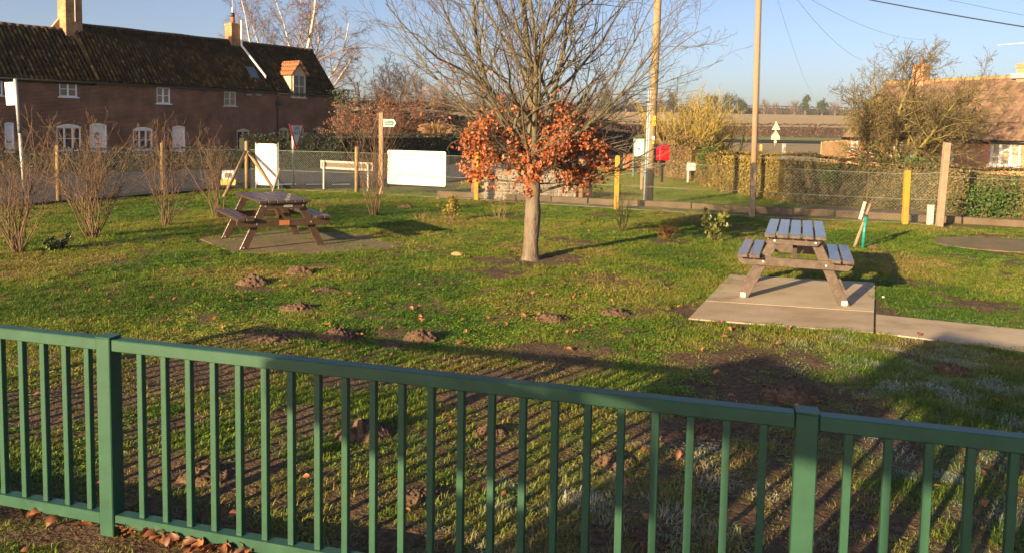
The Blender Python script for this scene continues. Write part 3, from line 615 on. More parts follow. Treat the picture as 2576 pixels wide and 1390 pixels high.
# footpath signpost
g = G(958, 491); hz = top_z(958, 284, g)
t = thing('footpath_sign', 'wooden signpost with green and white public footpath arrow', 'signpost', (g[0], g[1], 0))
MB().box((0, 0, hz / 2 - .05), (.115, .10, hz + .1)).build('post', wood, t, bevel=.008)
zc = float(AT(982, 310, g[1])[2])
arm = MB().prism([(.07, -.105), (.36, -.105), (.425, 0), (.36, .105), (.07, .105)], (0, -.055, zc), (1, 0, 0), (0, 0, 1), (0, -1, 0), .018).build('arm', signw, t)
MB().prism([(.105, -.065), (.34, -.065), (.378, 0), (.34, .065), (.105, .065)], (0, -.0735, zc), (1, 0, 0), (0, 0, 1), (0, -1, 0), .002).build('green_panel', signg, arm)
text_part('lettering', 'Public', .042, signw, arm, (.112, -.078, zc + .038), (1, 0, 0), (0, 0, 1), 'LEFT')
text_part('lettering', 'Footpath', .056, signw, arm, (.112, -.078, zc - .012), (1, 0, 0), (0, 0, 1), 'LEFT')
# give way sign, seen nearly edge on
g = G(738, 471); hz = top_z(738, 312, g)
t = thing('give_way_sign', 'give way triangle seen nearly edge-on, on a pale pole', 'road sign', (g[0], g[1], 0), 0)
MB().tube([(0, 0, -.1), (0, 0, 1.2)], .04, 12).build('lower_pole', mat('sign_green_grey', [(.12, .15, .14), (.17, .20, .19)], 4, .6), t, True)
MB().tube([(0, 0, 1.2), (0, 0, hz)], .043, 12).build('upper_pole', signw, t, True)
zc = hz + .0; ex = Vector((math.cos(R(73)), math.sin(R(73)), 0)); nn = ex.cross(Vector((0, 0, 1)))
o_ = Vector((.09, .02, 0))
pl_ = MB().prism([(-.42, zc), (.42, zc), (.03, zc - .80), (-.03, zc - .80)], o_, ex, (0, 0, 1), nn, .012).build('plate', redm, t)
MB().prism([(-.33, zc - .055), (.33, zc - .055), (0, zc - .68)], o_ + nn * .0125, ex, (0, 0, 1), nn, .002).build('white_face', signw, pl_)
text_part('lettering', 'GIVE', .17, black, pl_, o_ + nn * .0165 + Vector((0, 0, zc - .15)), ex, (0, 0, 1)); text_part('lettering', 'WAY', .17, black, pl_, o_ + nn * .0165 + Vector((0, 0, zc - .29)), ex, (0, 0, 1))
# back of a road name plate on two posts
a, c = G(815, 476), G(926, 484); d = (c - a)[:2]; L = np.linalg.norm(d); d /= L
t = thing('name_plate_back', 'back of a road name plate on two grey posts behind the fence', 'road sign', (a[0], a[1], 0), math.atan2(d[1], d[0]))
zt = float(AT(815, 404, a[1])[2]); zb = float(AT(815, 425, a[1])[2])
stone = mat('stone_grey_paint', [(.36, .34, .30), (.48, .46, .41)], 6, .7)
for x in (0, L): MB().box((x, 0, zt / 2 - .05), (.06, .05, zt + .08)).build('leg', stone, t, bevel=.004)
for z in (zt - .03, zb + .03): MB().box((L / 2, .045, z), (L + .34, .03, .06)).build('frame_rail', stone, t)
for x in (-.14, L + .14): MB().box((x, .0455, (zt + zb) / 2), (.06, .028, zt - zb - .12)).build('frame_end', stone, t)
MB().box((L / 2, .066, (zt + zb) / 2), (L + .3, .008, zt - zb - .03)).build('plate', mat('plate_back', [(.12, .085, .065), (.17, .125, .1)], 6, .6), t)
# bus stop
g = G(62, 482); tp = AT(38, 199, g[1])
t = thing('bus_stop', 'bus stop flag on a leaning pale pole at the left edge', 'bus stop', (g[0], g[1], 0))
v = np.array([tp[0] - g[0], 0, tp[2]])
MB().tube([v * -.02, v * .52], .043, 12).build('pole', alum, t, True); MB().tube([v * .52, v * .60], .049, 12).build('band', mat('grey_band', [(.08, .08, .085), (.13, .13, .135)], 5, .6), t, True); MB().tube([v * .60, v], .043, 12).build('pole', alum, t, True)
u_ = Vector(v).normalized(); rx_ = Vector((1, 0, -u_.x / u_.z)).normalized()
fl = MB().prism([(-.30, 0), (-.03, 0), (-.03, .62), (-.30, .62)], Vector(v) - u_ * .70, rx_, u_, (0, 1, 0), .03).build('flag', mat('flag_white', [(.74, .72, .66), (.8, .78, .72)], 2, .4), t, bevel=.006)
MB().prism([(-.12, .5), (-.06, .5), (-.06, .54), (-.12, .54)], Vector(v) - u_ * .70 + Vector((0, -.002, 0)), rx_, u_, (0, -1, 0), .002).build('mark', brack, fl)
# utility poles
polem = mat('pole_wood', [(.20, .145, .08), (.30, .225, .125), (.25, .20, .105)], 4, .9, .3, 40, stretch=(4, 4, .12))
polem2 = mat('pole_wood_pale', [(.26, .16, .105), (.34, .23, .155), (.29, .20, .135)], 4, .9, .3, 40, stretch=(4, 4, .12))
yel = mat('yellow_plate', [(.62, .43, .02), (.68, .48, .03)], 6, .5)
def pole(label, bx, by, tx, ty, H, m, r0, r1):
    g = G(bx, by); q = AT(tx, ty, g[1]); d = (q - np.array([g[0], g[1], 0])); d /= d[2]
    t = thing('utility_pole', label, 'utility pole', (g[0], g[1], 0), 0, 'wooden utility poles')
    MB().tube([d * -.2, d * (H * .5), d * H], [r0, (r0 + r1) / 2, r1], 16).build('shaft', m, t, True); return t, g, d
t, g, d = pole('utility pole with grey cable guard and yellow plates behind the beech', 1632, 517, 1655, 0, 7.5, polem, .105, .09)
gz = top_z(1645, 300, g)
for dx_ in (-.135, -.085): MB().tube([(dx_ + d[0] * .0, -.06, 0), (dx_ + d[0] * (gz + .75), -.06, gz + .75)], .026, 8).build('cable_guard', mat('guard_grey', [(.34, .36, .40), (.47, .49, .53)], 9, .5, metal=.2), t, True)
def plate_on(px, y0, y1, w, m, name='plate'):
    z0, z1 = top_z(px, y1, g), top_z(px, y0, g); zc = (z0 + z1) / 2
    return MB().prism([(-w / 2, z0), (w / 2, z0), (w / 2, z1), (-w / 2, z1)], (d[0] * zc + .02, -.112, 0), (1, 0, 0), (0, 0, 1), (0, -1, 0), .006).build(name, m, t), zc
plate_on(1643, 292, 304, .075, yel); p2, zc = plate_on(1643, 306, 317, .085, yel); text_part('lettering', '2', .13, black, p2, (d[0] * zc + .02, -.1195, zc), (1, 0, 0), (0, 0, 1))
plate_on(1640, 343, 353, .07, signw); plate_on(1640, 356, 362, .06, yel)
for z in (top_z(1648, 205, g), top_z(1650, 150, g), top_z(1652, 80, g)): MB().tube([(d[0] * z - .17, 0, z), (d[0] * z + .17, 0, z)], .009, 6).build('step_bolt', brack, t)
t2, g2, d2 = pole('bare wooden utility pole in front of the clipped hedge', 1894, 503, 1908, 0, 6.35, polem2, .085, .075)
MB().tube([(d2[0] * 1.2 + .09, -.03, 1.6), (d2[0] * 6.2 + .08, -.03, 6.2)], .006, 6).build('cable', black, t2)
# red post box
g = G(1665, 461)
t = thing('post_box', 'red lamp-style post box on a black post by the hedge', 'post box', (g[0], g[1], 0), R(16))
z1 = top_z(1665, 365, g); z0 = top_z(1665, 404, g); red = mat('post_red', [(.60, .010, .022), (.68, .016, .03)], 3, .3, coat=.3)
prof = [(-.19, z0), (.19, z0)] + [(.19 - 0 * a, z1 - .14 + .0) for a in (0,)] + [(.19 * math.cos(a), z1 - .14 + .14 * math.sin(a)) for a in np.linspace(.0, math.pi, 11)[1:-1]] + [(-.19, z1 - .14)]
prof = [(-.2, z0), (.2, z0), (.2, z1 - .06), (.15, z1), (-.06, z1 - .01), (-.15, z1 - .07), (-.2, z1 - .16)]
bd = MB().prism(prof, (0, .16, 0), (1, 0, 0), (0, 0, 1), (0, -1, 0), .32).build('box', red, t, bevel=.018)
MB().box((0, -.163, z1 - .16), (.24, .006, .035)).build('slot', black, bd); MB().box((0, -.163, z0 + .22), (.25, .005, .26)).build('collection_plate', red, bd)
MB().box((0, 0, z0 / 2 - .05), (.07, .07, z0 + .1)).build('post', black, t); MB().box((0, 0, z0 - .12), (.17, .12, .24)).build('bracket', black, t)
# notice board
g = G(1606, 446); z1 = top_z(1606, 348, g); z0 = top_z(1606, 394, g)
t = thing('parish_notice_board', 'green framed notice board on two legs behind the utility pole', 'notice board', (g[0], g[1], 0), R(-35))
gn = mat('notice_green', [(.035, .13, .10), (.05, .17, .13)], 5, .5)
for x in (-.24, .24): MB().box((x, 0, z1 / 2 - .05), (.055, .055, z1 + .12)).build('leg', gn, t)
bd = MB().box((0, 0, (z0 + z1) / 2), (.42, .03, z1 - z0 - .05)).build('panel', mat('notice_pale', [(.50, .52, .44), (.62, .63, .55)], 4, .5), t)
for z in (z0, z1 - .03): MB().box((0, -.005, z), (.42, .06, .05)).build('frame_rail', gn, t)
MB().box((.0, -.018, (z0 + z1) / 2 + .1), (.3, .004, .3)).build('poster', signw, bd)
# brick pillar wall
g = G(1580, 427); z1 = top_z(1580, 389, g)
bw = brick_mat('orange_brick', (.42, .15, .055), (.48, .19, .07), (.34, .22, .14))
t = thing('garden_wall', 'short orange brick wall left of the notice board', 'wall', (g[0], g[1], 0), R(8))
MB().box((0, 0, z1 / 2 - .05), (.45, .21, z1 + .08)).build('mortar_core', mat('mortar_tan', [(.26, .19, .13), (.34, .25, .17)], 8, .95), t)
brk = mat('orange_brick_face', [(.34, .11, .04), (.46, .165, .06), (.28, .10, .05)], 9, .9, .4, 40)
nrow = max(1, int(z1 / .075))
for r_ in range(nrow):
    for x0_, x1_ in (((-.23, 0), (0, .23)) if r_ % 2 == 0 else ((-.23, -.115), (-.115, .115), (.115, .23))):
        MB().box(((x0_ + x1_) / 2, 0, z1 * (r_ + .5) / nrow), (x1_ - x0_ - .011, .23, z1 / nrow - .011)).build('brick', brk, t)
MB().box((0, 0, z1 + .025), (.52, .29, .05)).build('coping', km, t, bevel=.008)
# marker posts
def stake(label, px, py, ytop, m, w=.09, name='marker_post', grp='short wooden marker posts'):
    g = G(px, py); h = top_z(px, ytop, g); t = thing(name, label, 'post', (g[0], g[1], 0), 0, grp)
    MB().box((0, 0, h / 2 - .05), (w, w, h + .1)).build('shaft', m, t, bevel=.006); MB().prism([(-w / 2, 0), (w / 2, 0), (0, .04)], (0, -w / 2, h), (1, 0, 0), (0, 0, 1), (0, 1, 0), w).build('tip', m, t)
stake('thin wooden stake left of the utility pole with cable guard', 1613, 478, 409, polem2, .07)
# street name sign
a, c = G(1732, 460), G(1751, 461); t = thing('street_name_sign', 'white street name plate on two grey posts before the hedge', 'street sign', (*(a + c)[:2] / 2, 0), R(4))
zt = top_z(1740, 410, a); zb = top_z(1740, 429, a)
for x in (-.17, .17): MB().box((x, .03, zt / 2 - .06), (.06, .05, zt + .02)).build('post', mat('pale_grey_paint', [(.40, .42, .40), (.50, .52, .50)], 6, .6), t)
bd = MB().box((0, -.01, (zt + zb) / 2), (.46, .025, zt - zb)).build('plate', signw, t, bevel=.004)
mb = MB(); rr9 = random.Random(3)
for i in range(11):
    if i != 8: hh = rr9.choice((.05, .05, .075)); mb.box((-.18 + .034 * i, -.0245, (zt + zb) / 2 - .035 + hh / 2), (.02, .003, hh))
mb.build('lettering', brack, bd)
# far road signs seen from behind
Yf = 88.0
def far_base(px): p = AT(px, 372, Yf); return np.array([p[0], p[1], float(zterr(0, Yf))])
b_ = far_base(1949); t = thing('road_signs', 'two triangular road signs seen from behind on one far post', 'road sign', b_)
zf = lambda y: float(AT(1950, y, Yf)[2] - b_[2])
MB().tube([(0, 0, -.1), (0, 0, zf(306))], .05, 8).build('post', alum, t, True)
backm = mat('sign_back', [(.42, .43, .34), (.5, .5, .40)], 3, .55)
hw = 21 / F * Yf * .5 * 1.05
MB().prism([(-hw, zf(327)), (hw, zf(327)), (hw * .9, zf(325)), (0, zf(305)), (-hw * .9, zf(325))], (.03, -.06, 0), (1, 0, 0), (0, 0, 1), (0, -1, 0), .02).build('triangle', backm, t)
MB().prism([(-hw, zf(352)), (hw, zf(352)), (hw, zf(344)), (0, zf(327.5)), (-hw, zf(344))], (.0, -.09, 0), (1, 0, 0), (0, 0, 1), (0, -1, 0), .02).build('shield', backm, t)
MB().tube([(0, -.08, zf(357)), (0, -.11, zf(357))], .17, 16).build('disc', mat('disc_pale', [(.6, .45, .36), (.68, .52, .42)], 3, .5), t)
g = G(1971, 410, .9); t = thing('white_marker', 'white marker post poking above the clipped hedge', 'post', (float(AT(1971, 387, 40)[0]), 40, 0)); z1 = top_z(1971, 362, [0, 40]); z1 = float(AT(1971, 362, 40)[2])
MB().box((0, 0, z1 / 2), (.16, .12, z1)).build('shaft', signw, t); MB().box((0, -.062, z1 - .2), (.1, .006, .12)).build('reflector', mat('reflector', [(.7, .66, .56), (.76, .72, .62)], 3, .3), t)
q = AT(1914, 372, 70.); t = thing('yellow_marker', 'small orange marker post by the far road left of the triangles', 'post', (q[0], 70, float(zterr(0, 70)))); MB().box((0, 0, .3), (.2, .12, .62)).build('shaft', mat('marker_orange', [(.55, .30, .07), (.6, .35, .1)], 3, .6), t); MB().box((0, 0, .63), (.16, .1, .04)).build('cap', signw, t)
# low picket fence beside the bungalow
pk_ = thing('paling_fence', 'pale timber paling fence at the left end of the bungalow', 'fence', (0, 0, 0))
a, c = AT(2066, 372, 45), AT(2130, 372, 47); palm = mat('pale_timber', [(.48, .30, .15), (.6, .41, .23)], 7, .85, .2, 30, stretch=(1, 1, .3))
for i in range(24):
    p = a + (c - a) * i / 23; z1 = float(AT(2066 + 64 * i / 23, 357 - 4 * i / 23, p[1])[2]) + .02 * math.sin(i * 5); MB().box((p[0], p[1], (z1 - .6) / 2), (.052, .025, z1 + .6)).build('paling', palm, pk_)
for z in (.9, .2): MB().bar((a[0], a[1] + .03, z), (c[0], c[1] + .03, z), .04, .08).build('rail', palm, pk_)
# grit bin behind the fence
g = G(577, 470); t = thing('grit_bin', 'small white and yellow bin behind the fence left of the braced post', 'bin', (g[0], g[1], 0), R(10))
MB().prism([(-.2, .0), (.2, 0), (.24, .22), (-.24, .22)], (0, .2, 0), (1, 0, 0), (0, 0, 1), (0, -1, 0), .4).build('base', mat('bin_yellow', [(.62, .44, .10), (.68, .5, .14)], 5, .5), t, bevel=.01)
MB().prism([(-.2, .223), (.2, .223), (.17, .5), (-.17, .5)], (0, .18, 0), (1, 0, 0), (0, 0, 1), (0, -1, 0), .36).build('body', signw, t, bevel=.01); MB().box((0, -.185, .36), (.2, .012, .14)).build('panel', brack, t)
# tree stakes with teal guards
teal = mat('teal_guard', [(.015, .22, .19), (.025, .30, .26)], 12, .4)
def tree_stake(label, px, py, sx, sy, tx, ty, gy, white_top):
    g = G(px, py); t = thing('tree_guard', label, 'tree stake', (g[0], g[1], 0), 0, 'staked saplings in teal guards')
    s0 = G(sx, sy); s1 = AT(tx, ty, s0[1] + .12); MB().tube([(s0 - g) * [1, 1, 0], s1 - [g[0], g[1], 0]], [.026, .024], 10).build('stake', polem2, t, True)
    hg = top_z(px + 4, gy, g); MB().tube([(0, 0, 0), (.01, 0, hg * .5), (.03, 0, hg)], .027, 12).build('guard', teal, t, True)
    for i in range(5): z = hg * (.1 + .18 * i); MB().tube([(.03 * math.cos(a) * 1.02 + .02 * z, .03 * math.sin(a), z + .018 * a / 3) for a in np.linspace(0, 5.6, 9)], .003, 4).build('spiral', black, t)
    MB().tube([(.02, 0, hg), (.035, 0, hg + .03)], .034, 10).build('tie', black, t)
    if white_top:
        p0, p1 = AT(2163, 552, g[1] - .05) - [g[0], g[1], 0], AT(2176, 508, g[1] - .05) - [g[0], g[1], 0]
        MB().bar(p0, p1, .05, .03).build('white_slat', mat('flaking_paint', []), t); MB().tube([(.03, 0, hg), (.04, 0, hg + .75)], .004, 5).build('stem', shm, t)
tree_stake('leaning stake and teal spiral guard right of the brown table', 2170, 627, 2149, 622, 2190, 513, 545, True)
tree_stake('leaning brown stake with teal guard behind the dark table', 692, 482, 683, 492, 704, 424, 458, False)
# overhead wires
pt_ = np.array([g2[0] + d2[0] * 6.3, g2[1], 6.3])
def wire(label, ends, r, sag=.25):
    T = Tubes(); a, c = np.array(ends[0]), np.array(ends[1]); s = np.linspace(0, 1, 14)[:, None]; T.add(a + (c - a) * s - np.array([0, 0, 1]) * sag * 4 * s * (1 - s), [r] * 14, 5)
    tag(T.build('overhead_wire', mat('cable_black', [(.02, .022, .025), (.03, .03, .035)], 4, .6)), label, 'cable', 'overhead wires')
wire('thick dark cable crossing the sky at the upper right', (pt_, AT(2950, 122, 20.5)), .017, .12)
wire('fine wire just above the thick cable at the upper right', (pt_ + [0, 0, .55], AT(2950, 108, 22)), .0045, .1)
wire('fine wire slanting from the pole down to the far field', (pt_ + [0, 0, 1], AT(2066, 258, 90)), .0042, 1.2)
wire('fine wire slanting to the left end of the bungalow', (pt_ + [0, 0, .8], AT(2170, 152, 43)), .0048, .5)
wire('fine wire slanting to the bungalow chimney inside the tree', (pt_ + [0, 0, .3], AT(2322, 100, 42)), .0048, .5)

# low white-washed rubble wall between brown posts, behind the beech
rub = mat('whitewash', [(.11, .085, .06), (.32, .28, .22), (.19, .155, .12)], 6, .9, .5, 30)
a, c = G(1215, 503), G(1452, 507); d = (c - a)[:2]; L = np.linalg.norm(d); d /= L
wall = thing('whitewashed_wall', 'low white-washed rubble wall between brown posts behind the beech', 'wall', (a[0], a[1] + .3, 0), math.atan2(d[1], d[0]))
rgw = random.Random(4); hw_ = top_z(1400, 428, a)
nr = 9
for r_ in range(nr):
    x = -.05 * (r_ % 2)
    while x < L - .05:
        w_ = rgw.uniform(.09, .22); w_ = min(w_, L - x); h_ = hw_ / nr
        if not (r_ >= 3 and x < L * .45 and rgw.random() < .15): MB().box((x + w_ / 2, rgw.uniform(-.015, .015), h_ * (r_ + .5)), (w_ - rgw.uniform(.012, .03), .24, h_ - rgw.uniform(.012, .03))).build('stone', rub, wall, bevel=.016)
        x += w_
MB().box((L / 2, 0, hw_ / 2 - .02), (L - .04, .19, hw_)).build('mortar_core', mat('mortar', [(.30, .25, .20), (.4, .34, .28)], 8, .95), wall)
brp = mat('rust_post', [(.24, .10, .05), (.34, .16, .09)], 6, .85, .3, 30)
for i, (px, py) in enumerate(((1190, 497), (1460, 508), (1484, 505))):
    g = G(px, py); h = top_z(px, 402, g)
    t = thing('brown_post', ['brown square post at the left end of the white wall', 'brown square post at the right end of the white wall', 'second brown post just right of the white wall end'][i], 'post', (g[0], g[1], 0), 0, 'brown posts by the white wall')
    MB().box((0, 0, h / 2 - .05), (.10, .09, h + .1)).build('shaft', brp, t, bevel=.006); MB().box((0, 0, h + .01), (.115, .105, .02)).build('cap', brp, t)

# ================================================================== BUILDINGS
glass = mat('window_glass', [(.02, .022, .026), (.035, .038, .045)], 2, .06, spec=.7)
glassc = mat('window_glass_curtained', [(.16, .14, .11), (.26, .23, .18)], 2, .12, spec=.6)
wframe = mat('white_window_frame', [(.80, .83, .87), (.90, .92, .94)], 3, .5)
cframe = mat('cream_window_frame', [(.50, .46, .34), (.60, .56, .43)], 3, .5)
gutter = mat('black_gutter', [(.012, .012, .013), (.022, .022, .024)], 3, .4)
redbrick = brick_mat('cottage_brick', (.105, .034, .020), (.16, .054, .030), (.22, .16, .115), 4.4)
chbrick = brick_mat('chimney_brick', (.36, .15, .06), (.48, .27, .12), (.26, .21, .14), 4.4)
pant = mat('old_pantile', [(.010, .008, .007), (.020, .016, .011), (.048, .037, .016), (.10, .048, .024)], 2.2, .97, .4, 20, tint='obj', pos=[.15, .55, .8, .98], spec=.05)
moss = mat('moss', [(.03, .045, .012), (.06, .08, .02)], 6, .95)
ridgem = mat('ridge_tile', [(.05, .035, .025), (.10, .065, .04)], 3, .85, .3, 20)

class Face:
    """a vertical wall frame: x along the wall, y away from us, z up"""
    def __init__(s, origin, dirv): s.o = np.array([*origin, 0.]); s.d = unit([*dirv, 0]); s.n = np.array([-s.d[1], s.d[0], 0]); s.rz = math.atan2(s.d[1], s.d[0])
    def hit(s, px, py, depth=0.0):
        r = ray(px, py); o = np.array([0, 0, EYE]); t = ((s.o + s.n * depth - o) @ s.n) / (r @ s.n); p = o + r * t; return float((p - s.o) @ s.d), float(p[2])
    def hit_plane(s, px, py, y0, z0, y1, z1):
        """meets the roof plane through (y0,z0) and (y1,z1)"""
        r = ray(px, py); o = np.array([0, 0, EYE]); nl = s.n * (-(z1 - z0)) + np.array([0, 0, y1 - y0]); q = s.o + s.n * y0 + np.array([0, 0, z0])
        t = ((q - o) @ nl) / (r @ nl); p = o + r * t; return float((p - s.o) @ s.d), float((p - s.o) @ s.n), float(p[2])

def wall_with_openings(name, x0, x1, z0, z1, holes, m, parent, th=.3, y=0.0):
    xs = sorted({x0, x1, *[h[0] for h in holes], *[h[1] for h in holes]}); zs = sorted({z0, z1, *[h[2] for h in holes], *[h[3] for h in holes]})
    xs = [x for x in xs if x0 <= x <= x1]; zs = [z for z in zs if z0 <= z <= z1]; mb = MB()
    for i in range(len(xs) - 1):
        for j in range(len(zs) - 1):
            cxm, czm = (xs[i] + xs[i + 1]) / 2, (zs[j] + zs[j + 1]) / 2
            if any(h[0] < cxm < h[1] and h[2] < czm < h[3] for h in holes): continue
            mb.add([(xs[i], y, zs[j]), (xs[i + 1], y, zs[j]), (xs[i + 1], y, zs[j + 1]), (xs[i], y, zs[j + 1])], [(0, 1, 2, 3)])
    for a, b_, c, d in holes:
        a, b_, c, d = max(a, x0), min(b_, x1), max(c, z0), min(d, z1)
        mb.add([(a, y, c), (b_, y, c), (b_, y, d), (a, y, d), (a, y + th, c), (b_, y + th, c), (b_, y + th, d), (a, y + th, d)], [(0, 1, 5, 4), (1, 2, 6, 5), (2, 3, 7, 6), (3, 0, 4, 7)])
    return mb.build(name, m, parent)
def window(parent, x0, x1, z0, z1, m, cols=2, rows=2, arch=0.0, y=.07, sill=True, gl=None, fw_=.07):
    w = x1 - x0; h = z1 - z0; mb = MB()
    for x in (x0 + fw_ / 2, x1 - fw_ / 2): mb.box((x, y, (z0 + z1) / 2), (fw_, .09, h))
    for z in (z0 + fw_ / 2, z1 - fw_ / 2): mb.box(((x0 + x1) / 2, y, z), (w - 2 * fw_, .088, fw_))
    for i in range(1, cols): mb.box((x0 + w * i / cols, y - .003, (z0 + z1) / 2), (fw_ * 1.2, .084, h - 2 * fw_))
    f = mb.build('window', m, parent)
    mb = MB()
    for j in range(1, rows):
        for i in range(cols): mb.box((x0 + w * (i + .5) / cols, y + .01, z0 + h * j / rows), (w / cols - fw_ * 1.2, .03, .035))
    if rows > 1: mb.build('glazing_bar', m, f)
    for i in range(cols): MB().box((x0 + w * (i + .5) / cols, y + .03, (z0 + z1) / 2), (w / cols - fw_, .008, h - fw_)).build('pane', gl or glass, f)
    if sill: MB().box(((x0 + x1) / 2, -.03, z0 - .035), (w + .16, .14, .065)).build('sill', m, f)
    if arch > 0:
        k = 9; poly = [(x0 - .03, z1)] + [(x1 + .03, z1)] + [(x0 - .03 + (w + .06) * (1 - i / k), z1 + arch * math.sin(math.pi * i / k) + .01) for i in range(1, k)]
        MB().prism(poly, (0, .09, 0), (1, 0, 0), (0, 0, 1), (0, -1, 0), .115).build('arched_head', m, f)
    return f
def door(parent, x0, x1, z0, z1, m, arch=.0, y=.06):
    w = x1 - x0; d = MB().box(((x0 + x1) / 2, y + .03, (z0 + z1) / 2), (w - .12, .05, z1 - z0)).build('door', m, parent)
    mb = MB()
    for x in (x0 + .03, x1 - .03): mb.box((x, y, (z0 + z1) / 2), (.06, .1, z1 - z0))
    mb.build('door_frame', m, d)
    if arch > 0:
        k = 9; poly = [(x0 - .02, z1), (x1 + .02, z1)] + [(x0 - .02 + (w + .04) * (1 - i / k), z1 + arch * math.sin(math.pi * i / k) + .01) for i in range(1, k)]
        MB().prism(poly, (0, .09, 0), (1, 0, 0), (0, 0, 1), (0, -1, 0), .11).build('arched_head', m, d)
    MB().tube([(x1 - .16, y, z0 + (z1 - z0) * .5), (x1 - .16, y - .05, z0 + (z1 - z0) * .5)], .022, 8).build('handle', steel, d)
    MB().box(((x0 + x1) / 2, y + .002, z0 + (z1 - z0) * .42), (.24, .012, .06)).build('letter_slot', black, d)
    return d

def tile_roof(root, x0, x1, ye, ze, yr, zr, tw, gauge, m, near_left, roll=.035, limit=290, seed=1, skip=None, sagf=0.0):
    """pantiles laid from the eaves (ye,ze) up to the ridge (yr,zr)"""
    rng = np.random.default_rng(seed); L = math.hypot(yr - ye, zr - ze); ang = math.atan2(zr - ze, yr - ye); rows = int(L / gauge); cols = int((x1 - x0) / tw)
    k = 6; xs = np.linspace(0, tw * 1.04, k + 1); prof = roll * (0.5 - .5 * np.cos(xs / tw * 2 * np.pi)) if roll > .01 else np.array([0, .012, .012, .004, .012, .012, 0])[:k + 1]
    ln = gauge * 1.12; V = [(x, 0, z + .022) for x, z in zip(xs, prof)] + [(x, ln, z + .004) for x, z in zip(xs, prof)] + [(x, 0, z - .002) for x, z in zip(xs, prof)]
    Fq = [(i, i + 1, k + 2 + i, k + 1 + i) for i in range(k)] + [(2 * k + 2 + i, 2 * k + 3 + i, i + 1, i) for i in range(k)]
    V = np.array(V); Fq = np.array(Fq); cells = []
    for i in range(cols):
        for j in range(rows):
            if skip and skip(x0 + (i + .5) * tw, (j + .5) * gauge): continue
            cells.append((x0 + i * tw, j * gauge, rng.normal(0, .006), rng.normal(0, .012)))
    cells.sort(key=lambda c: c[0] if near_left else -c[0])
    tme = mesh_np('tile', V, Fq); set_tint(tme, np.zeros(len(V))); tme.materials.append(m)
    ca_, sa_ = math.cos(ang), math.sin(ang)
    wav = lambda x: sagf * (math.sin(x * .55) + .5 * math.sin(x * 1.3 + 1))
    for x, t_, dz, rz_ in cells[:limit]:
        o = link('tile', tme, None, root); o.location = (x, ye + ca_ * t_ - sa_ * (.02 + dz), ze + sa_ * t_ + ca_ * (.02 + dz) + wav(x)); o.rotation_euler = (ang, 0, rz_)
    rest = cells[limit:]
    if rest:
        Vs = []
        for x, t_, dz, rz_ in rest:
            c_, s_ = math.cos(rz_), math.sin(rz_); lx = V[:, 0] * c_ - V[:, 1] * s_ + x; ly = V[:, 0] * s_ + V[:, 1] * c_ + t_; lz = V[:, 2] + .02 + dz
            Vs.append(np.stack([lx, ye + ca_ * ly - sa_ * lz, ze + sa_ * ly + ca_ * lz + wav(x)], 1))
        nF = np.concatenate([Fq + i * len(V) for i in range(len(rest))]); me = mesh_np('tiles', np.concatenate(Vs), nF); set_tint(me, np.repeat(rng.uniform(0, 1, len(rest)), len(V))); o = link('tiles', me, m, root); o['kind'] = 'stuff'
def chimney(parent, x, y, z0, z1, wx, wy, name='chimney', pots=1, m=None, potm=None):
    c = MB().box((x, y, (z0 + z1) / 2), (wx, wy, z1 - z0)).build(name, m or chbrick, parent)
    for i, dz in enumerate((.0, .09)): MB().box((x, y, z1 - .16 + dz), (wx + .10 - .05 * i, wy + .10 - .05 * i, .085)).build('corbel', m or chbrick, c)
    return c

# ---- brick terrace
t174, = (0,)
W0 = AT(174, 250, 45.5)[:2]; cot = Face(W0, (math.sin(R(37)), math.cos(R(37))))
EZ, RZ, RY = 4.33, 7.72, 3.0
xe = cot.hit(692, 240)[0]; xend = cot.hit(847, 245)[0]; xl = cot.hit(-260, 240)[0]; xstep = cot.hit(178, 75, RY)[0]
terr = thing('cottage_terrace', 'long red brick terrace with dark pantiled roof and white windows', 'house', (W0[0], W0[1], -.3), cot.rz)
BZ = .3
def CW(xa, xb, ya, yb):
    a, c = cot.hit(xa, (ya + yb) / 2), cot.hit(xb, (ya + yb) / 2); xm = (xa + xb) / 2; return [a[0], c[0], cot.hit(xm, yb)[1] + BZ, cot.hit(xm, ya)[1] + BZ]
wins = [(CW(-35, 7, 192, 240), wframe, 2, 2, 0, glass), (CW(149, 194, 205, 244), wframe, 2, 2, 0, glassc), (CW(394, 428, 220.5, 261), wframe, 2, 2, 0, glassc), (CW(564, 594, 231, 267), cframe, 2, 2, 0, glassc),
        (CW(142, 204, 320, 378), wframe, 3, 2, .16, glass), (CW(335, 384, 327, 378), wframe, 3, 2, .16, glass), (CW(596, 628, 330, 380), cframe, 2, 2, .14, glass)]
doors = [(CW(12, 36, 311, 392), .05, wframe), (CW(226, 269, 316, 396), .12, wframe), (CW(434, 466, 321, 398), .09, wframe)]
eaz = EZ + BZ
holes = [w_[0] for w_ in wins] + [d_[0] for d_ in doors]
wall_with_openings('wall', xl, xe, 0, eaz, holes, redbrick, terr)
MB().box(((xl + xe) / 2, 3.15, eaz / 2), (xe - xl - .02, 5.7, eaz - .02)).build('rear_wall', redbrick, terr)
for (q, m_, c_, r_, ar, gl_) in wins: window(terr, *q, m_, c_, r_, ar, gl=gl_)
for i, (q, ar, m_) in enumerate(doors):
    dd = door(terr, *q, m_, ar)
    if i == 1:
        xm, zm = (q[0] + q[1]) / 2 - .05, q[3] - .62; T = Tubes()
        for s_ in range(3): T.add([(xm + .13 * math.cos(a) * (1 - .15 * s_) + .03 * math.sin(5 * a + s_), .03, zm + .2 * math.sin(a) * (1 - .1 * s_)) for a in np.linspace(.3, 5.2, 14)], [.02] * 14, 4)
        T.build('wreath', gutter, dd)
roofm = mat('roof_deck', [(.012, .010, .008), (.02, .016, .013)], 3, .97, spec=.05)
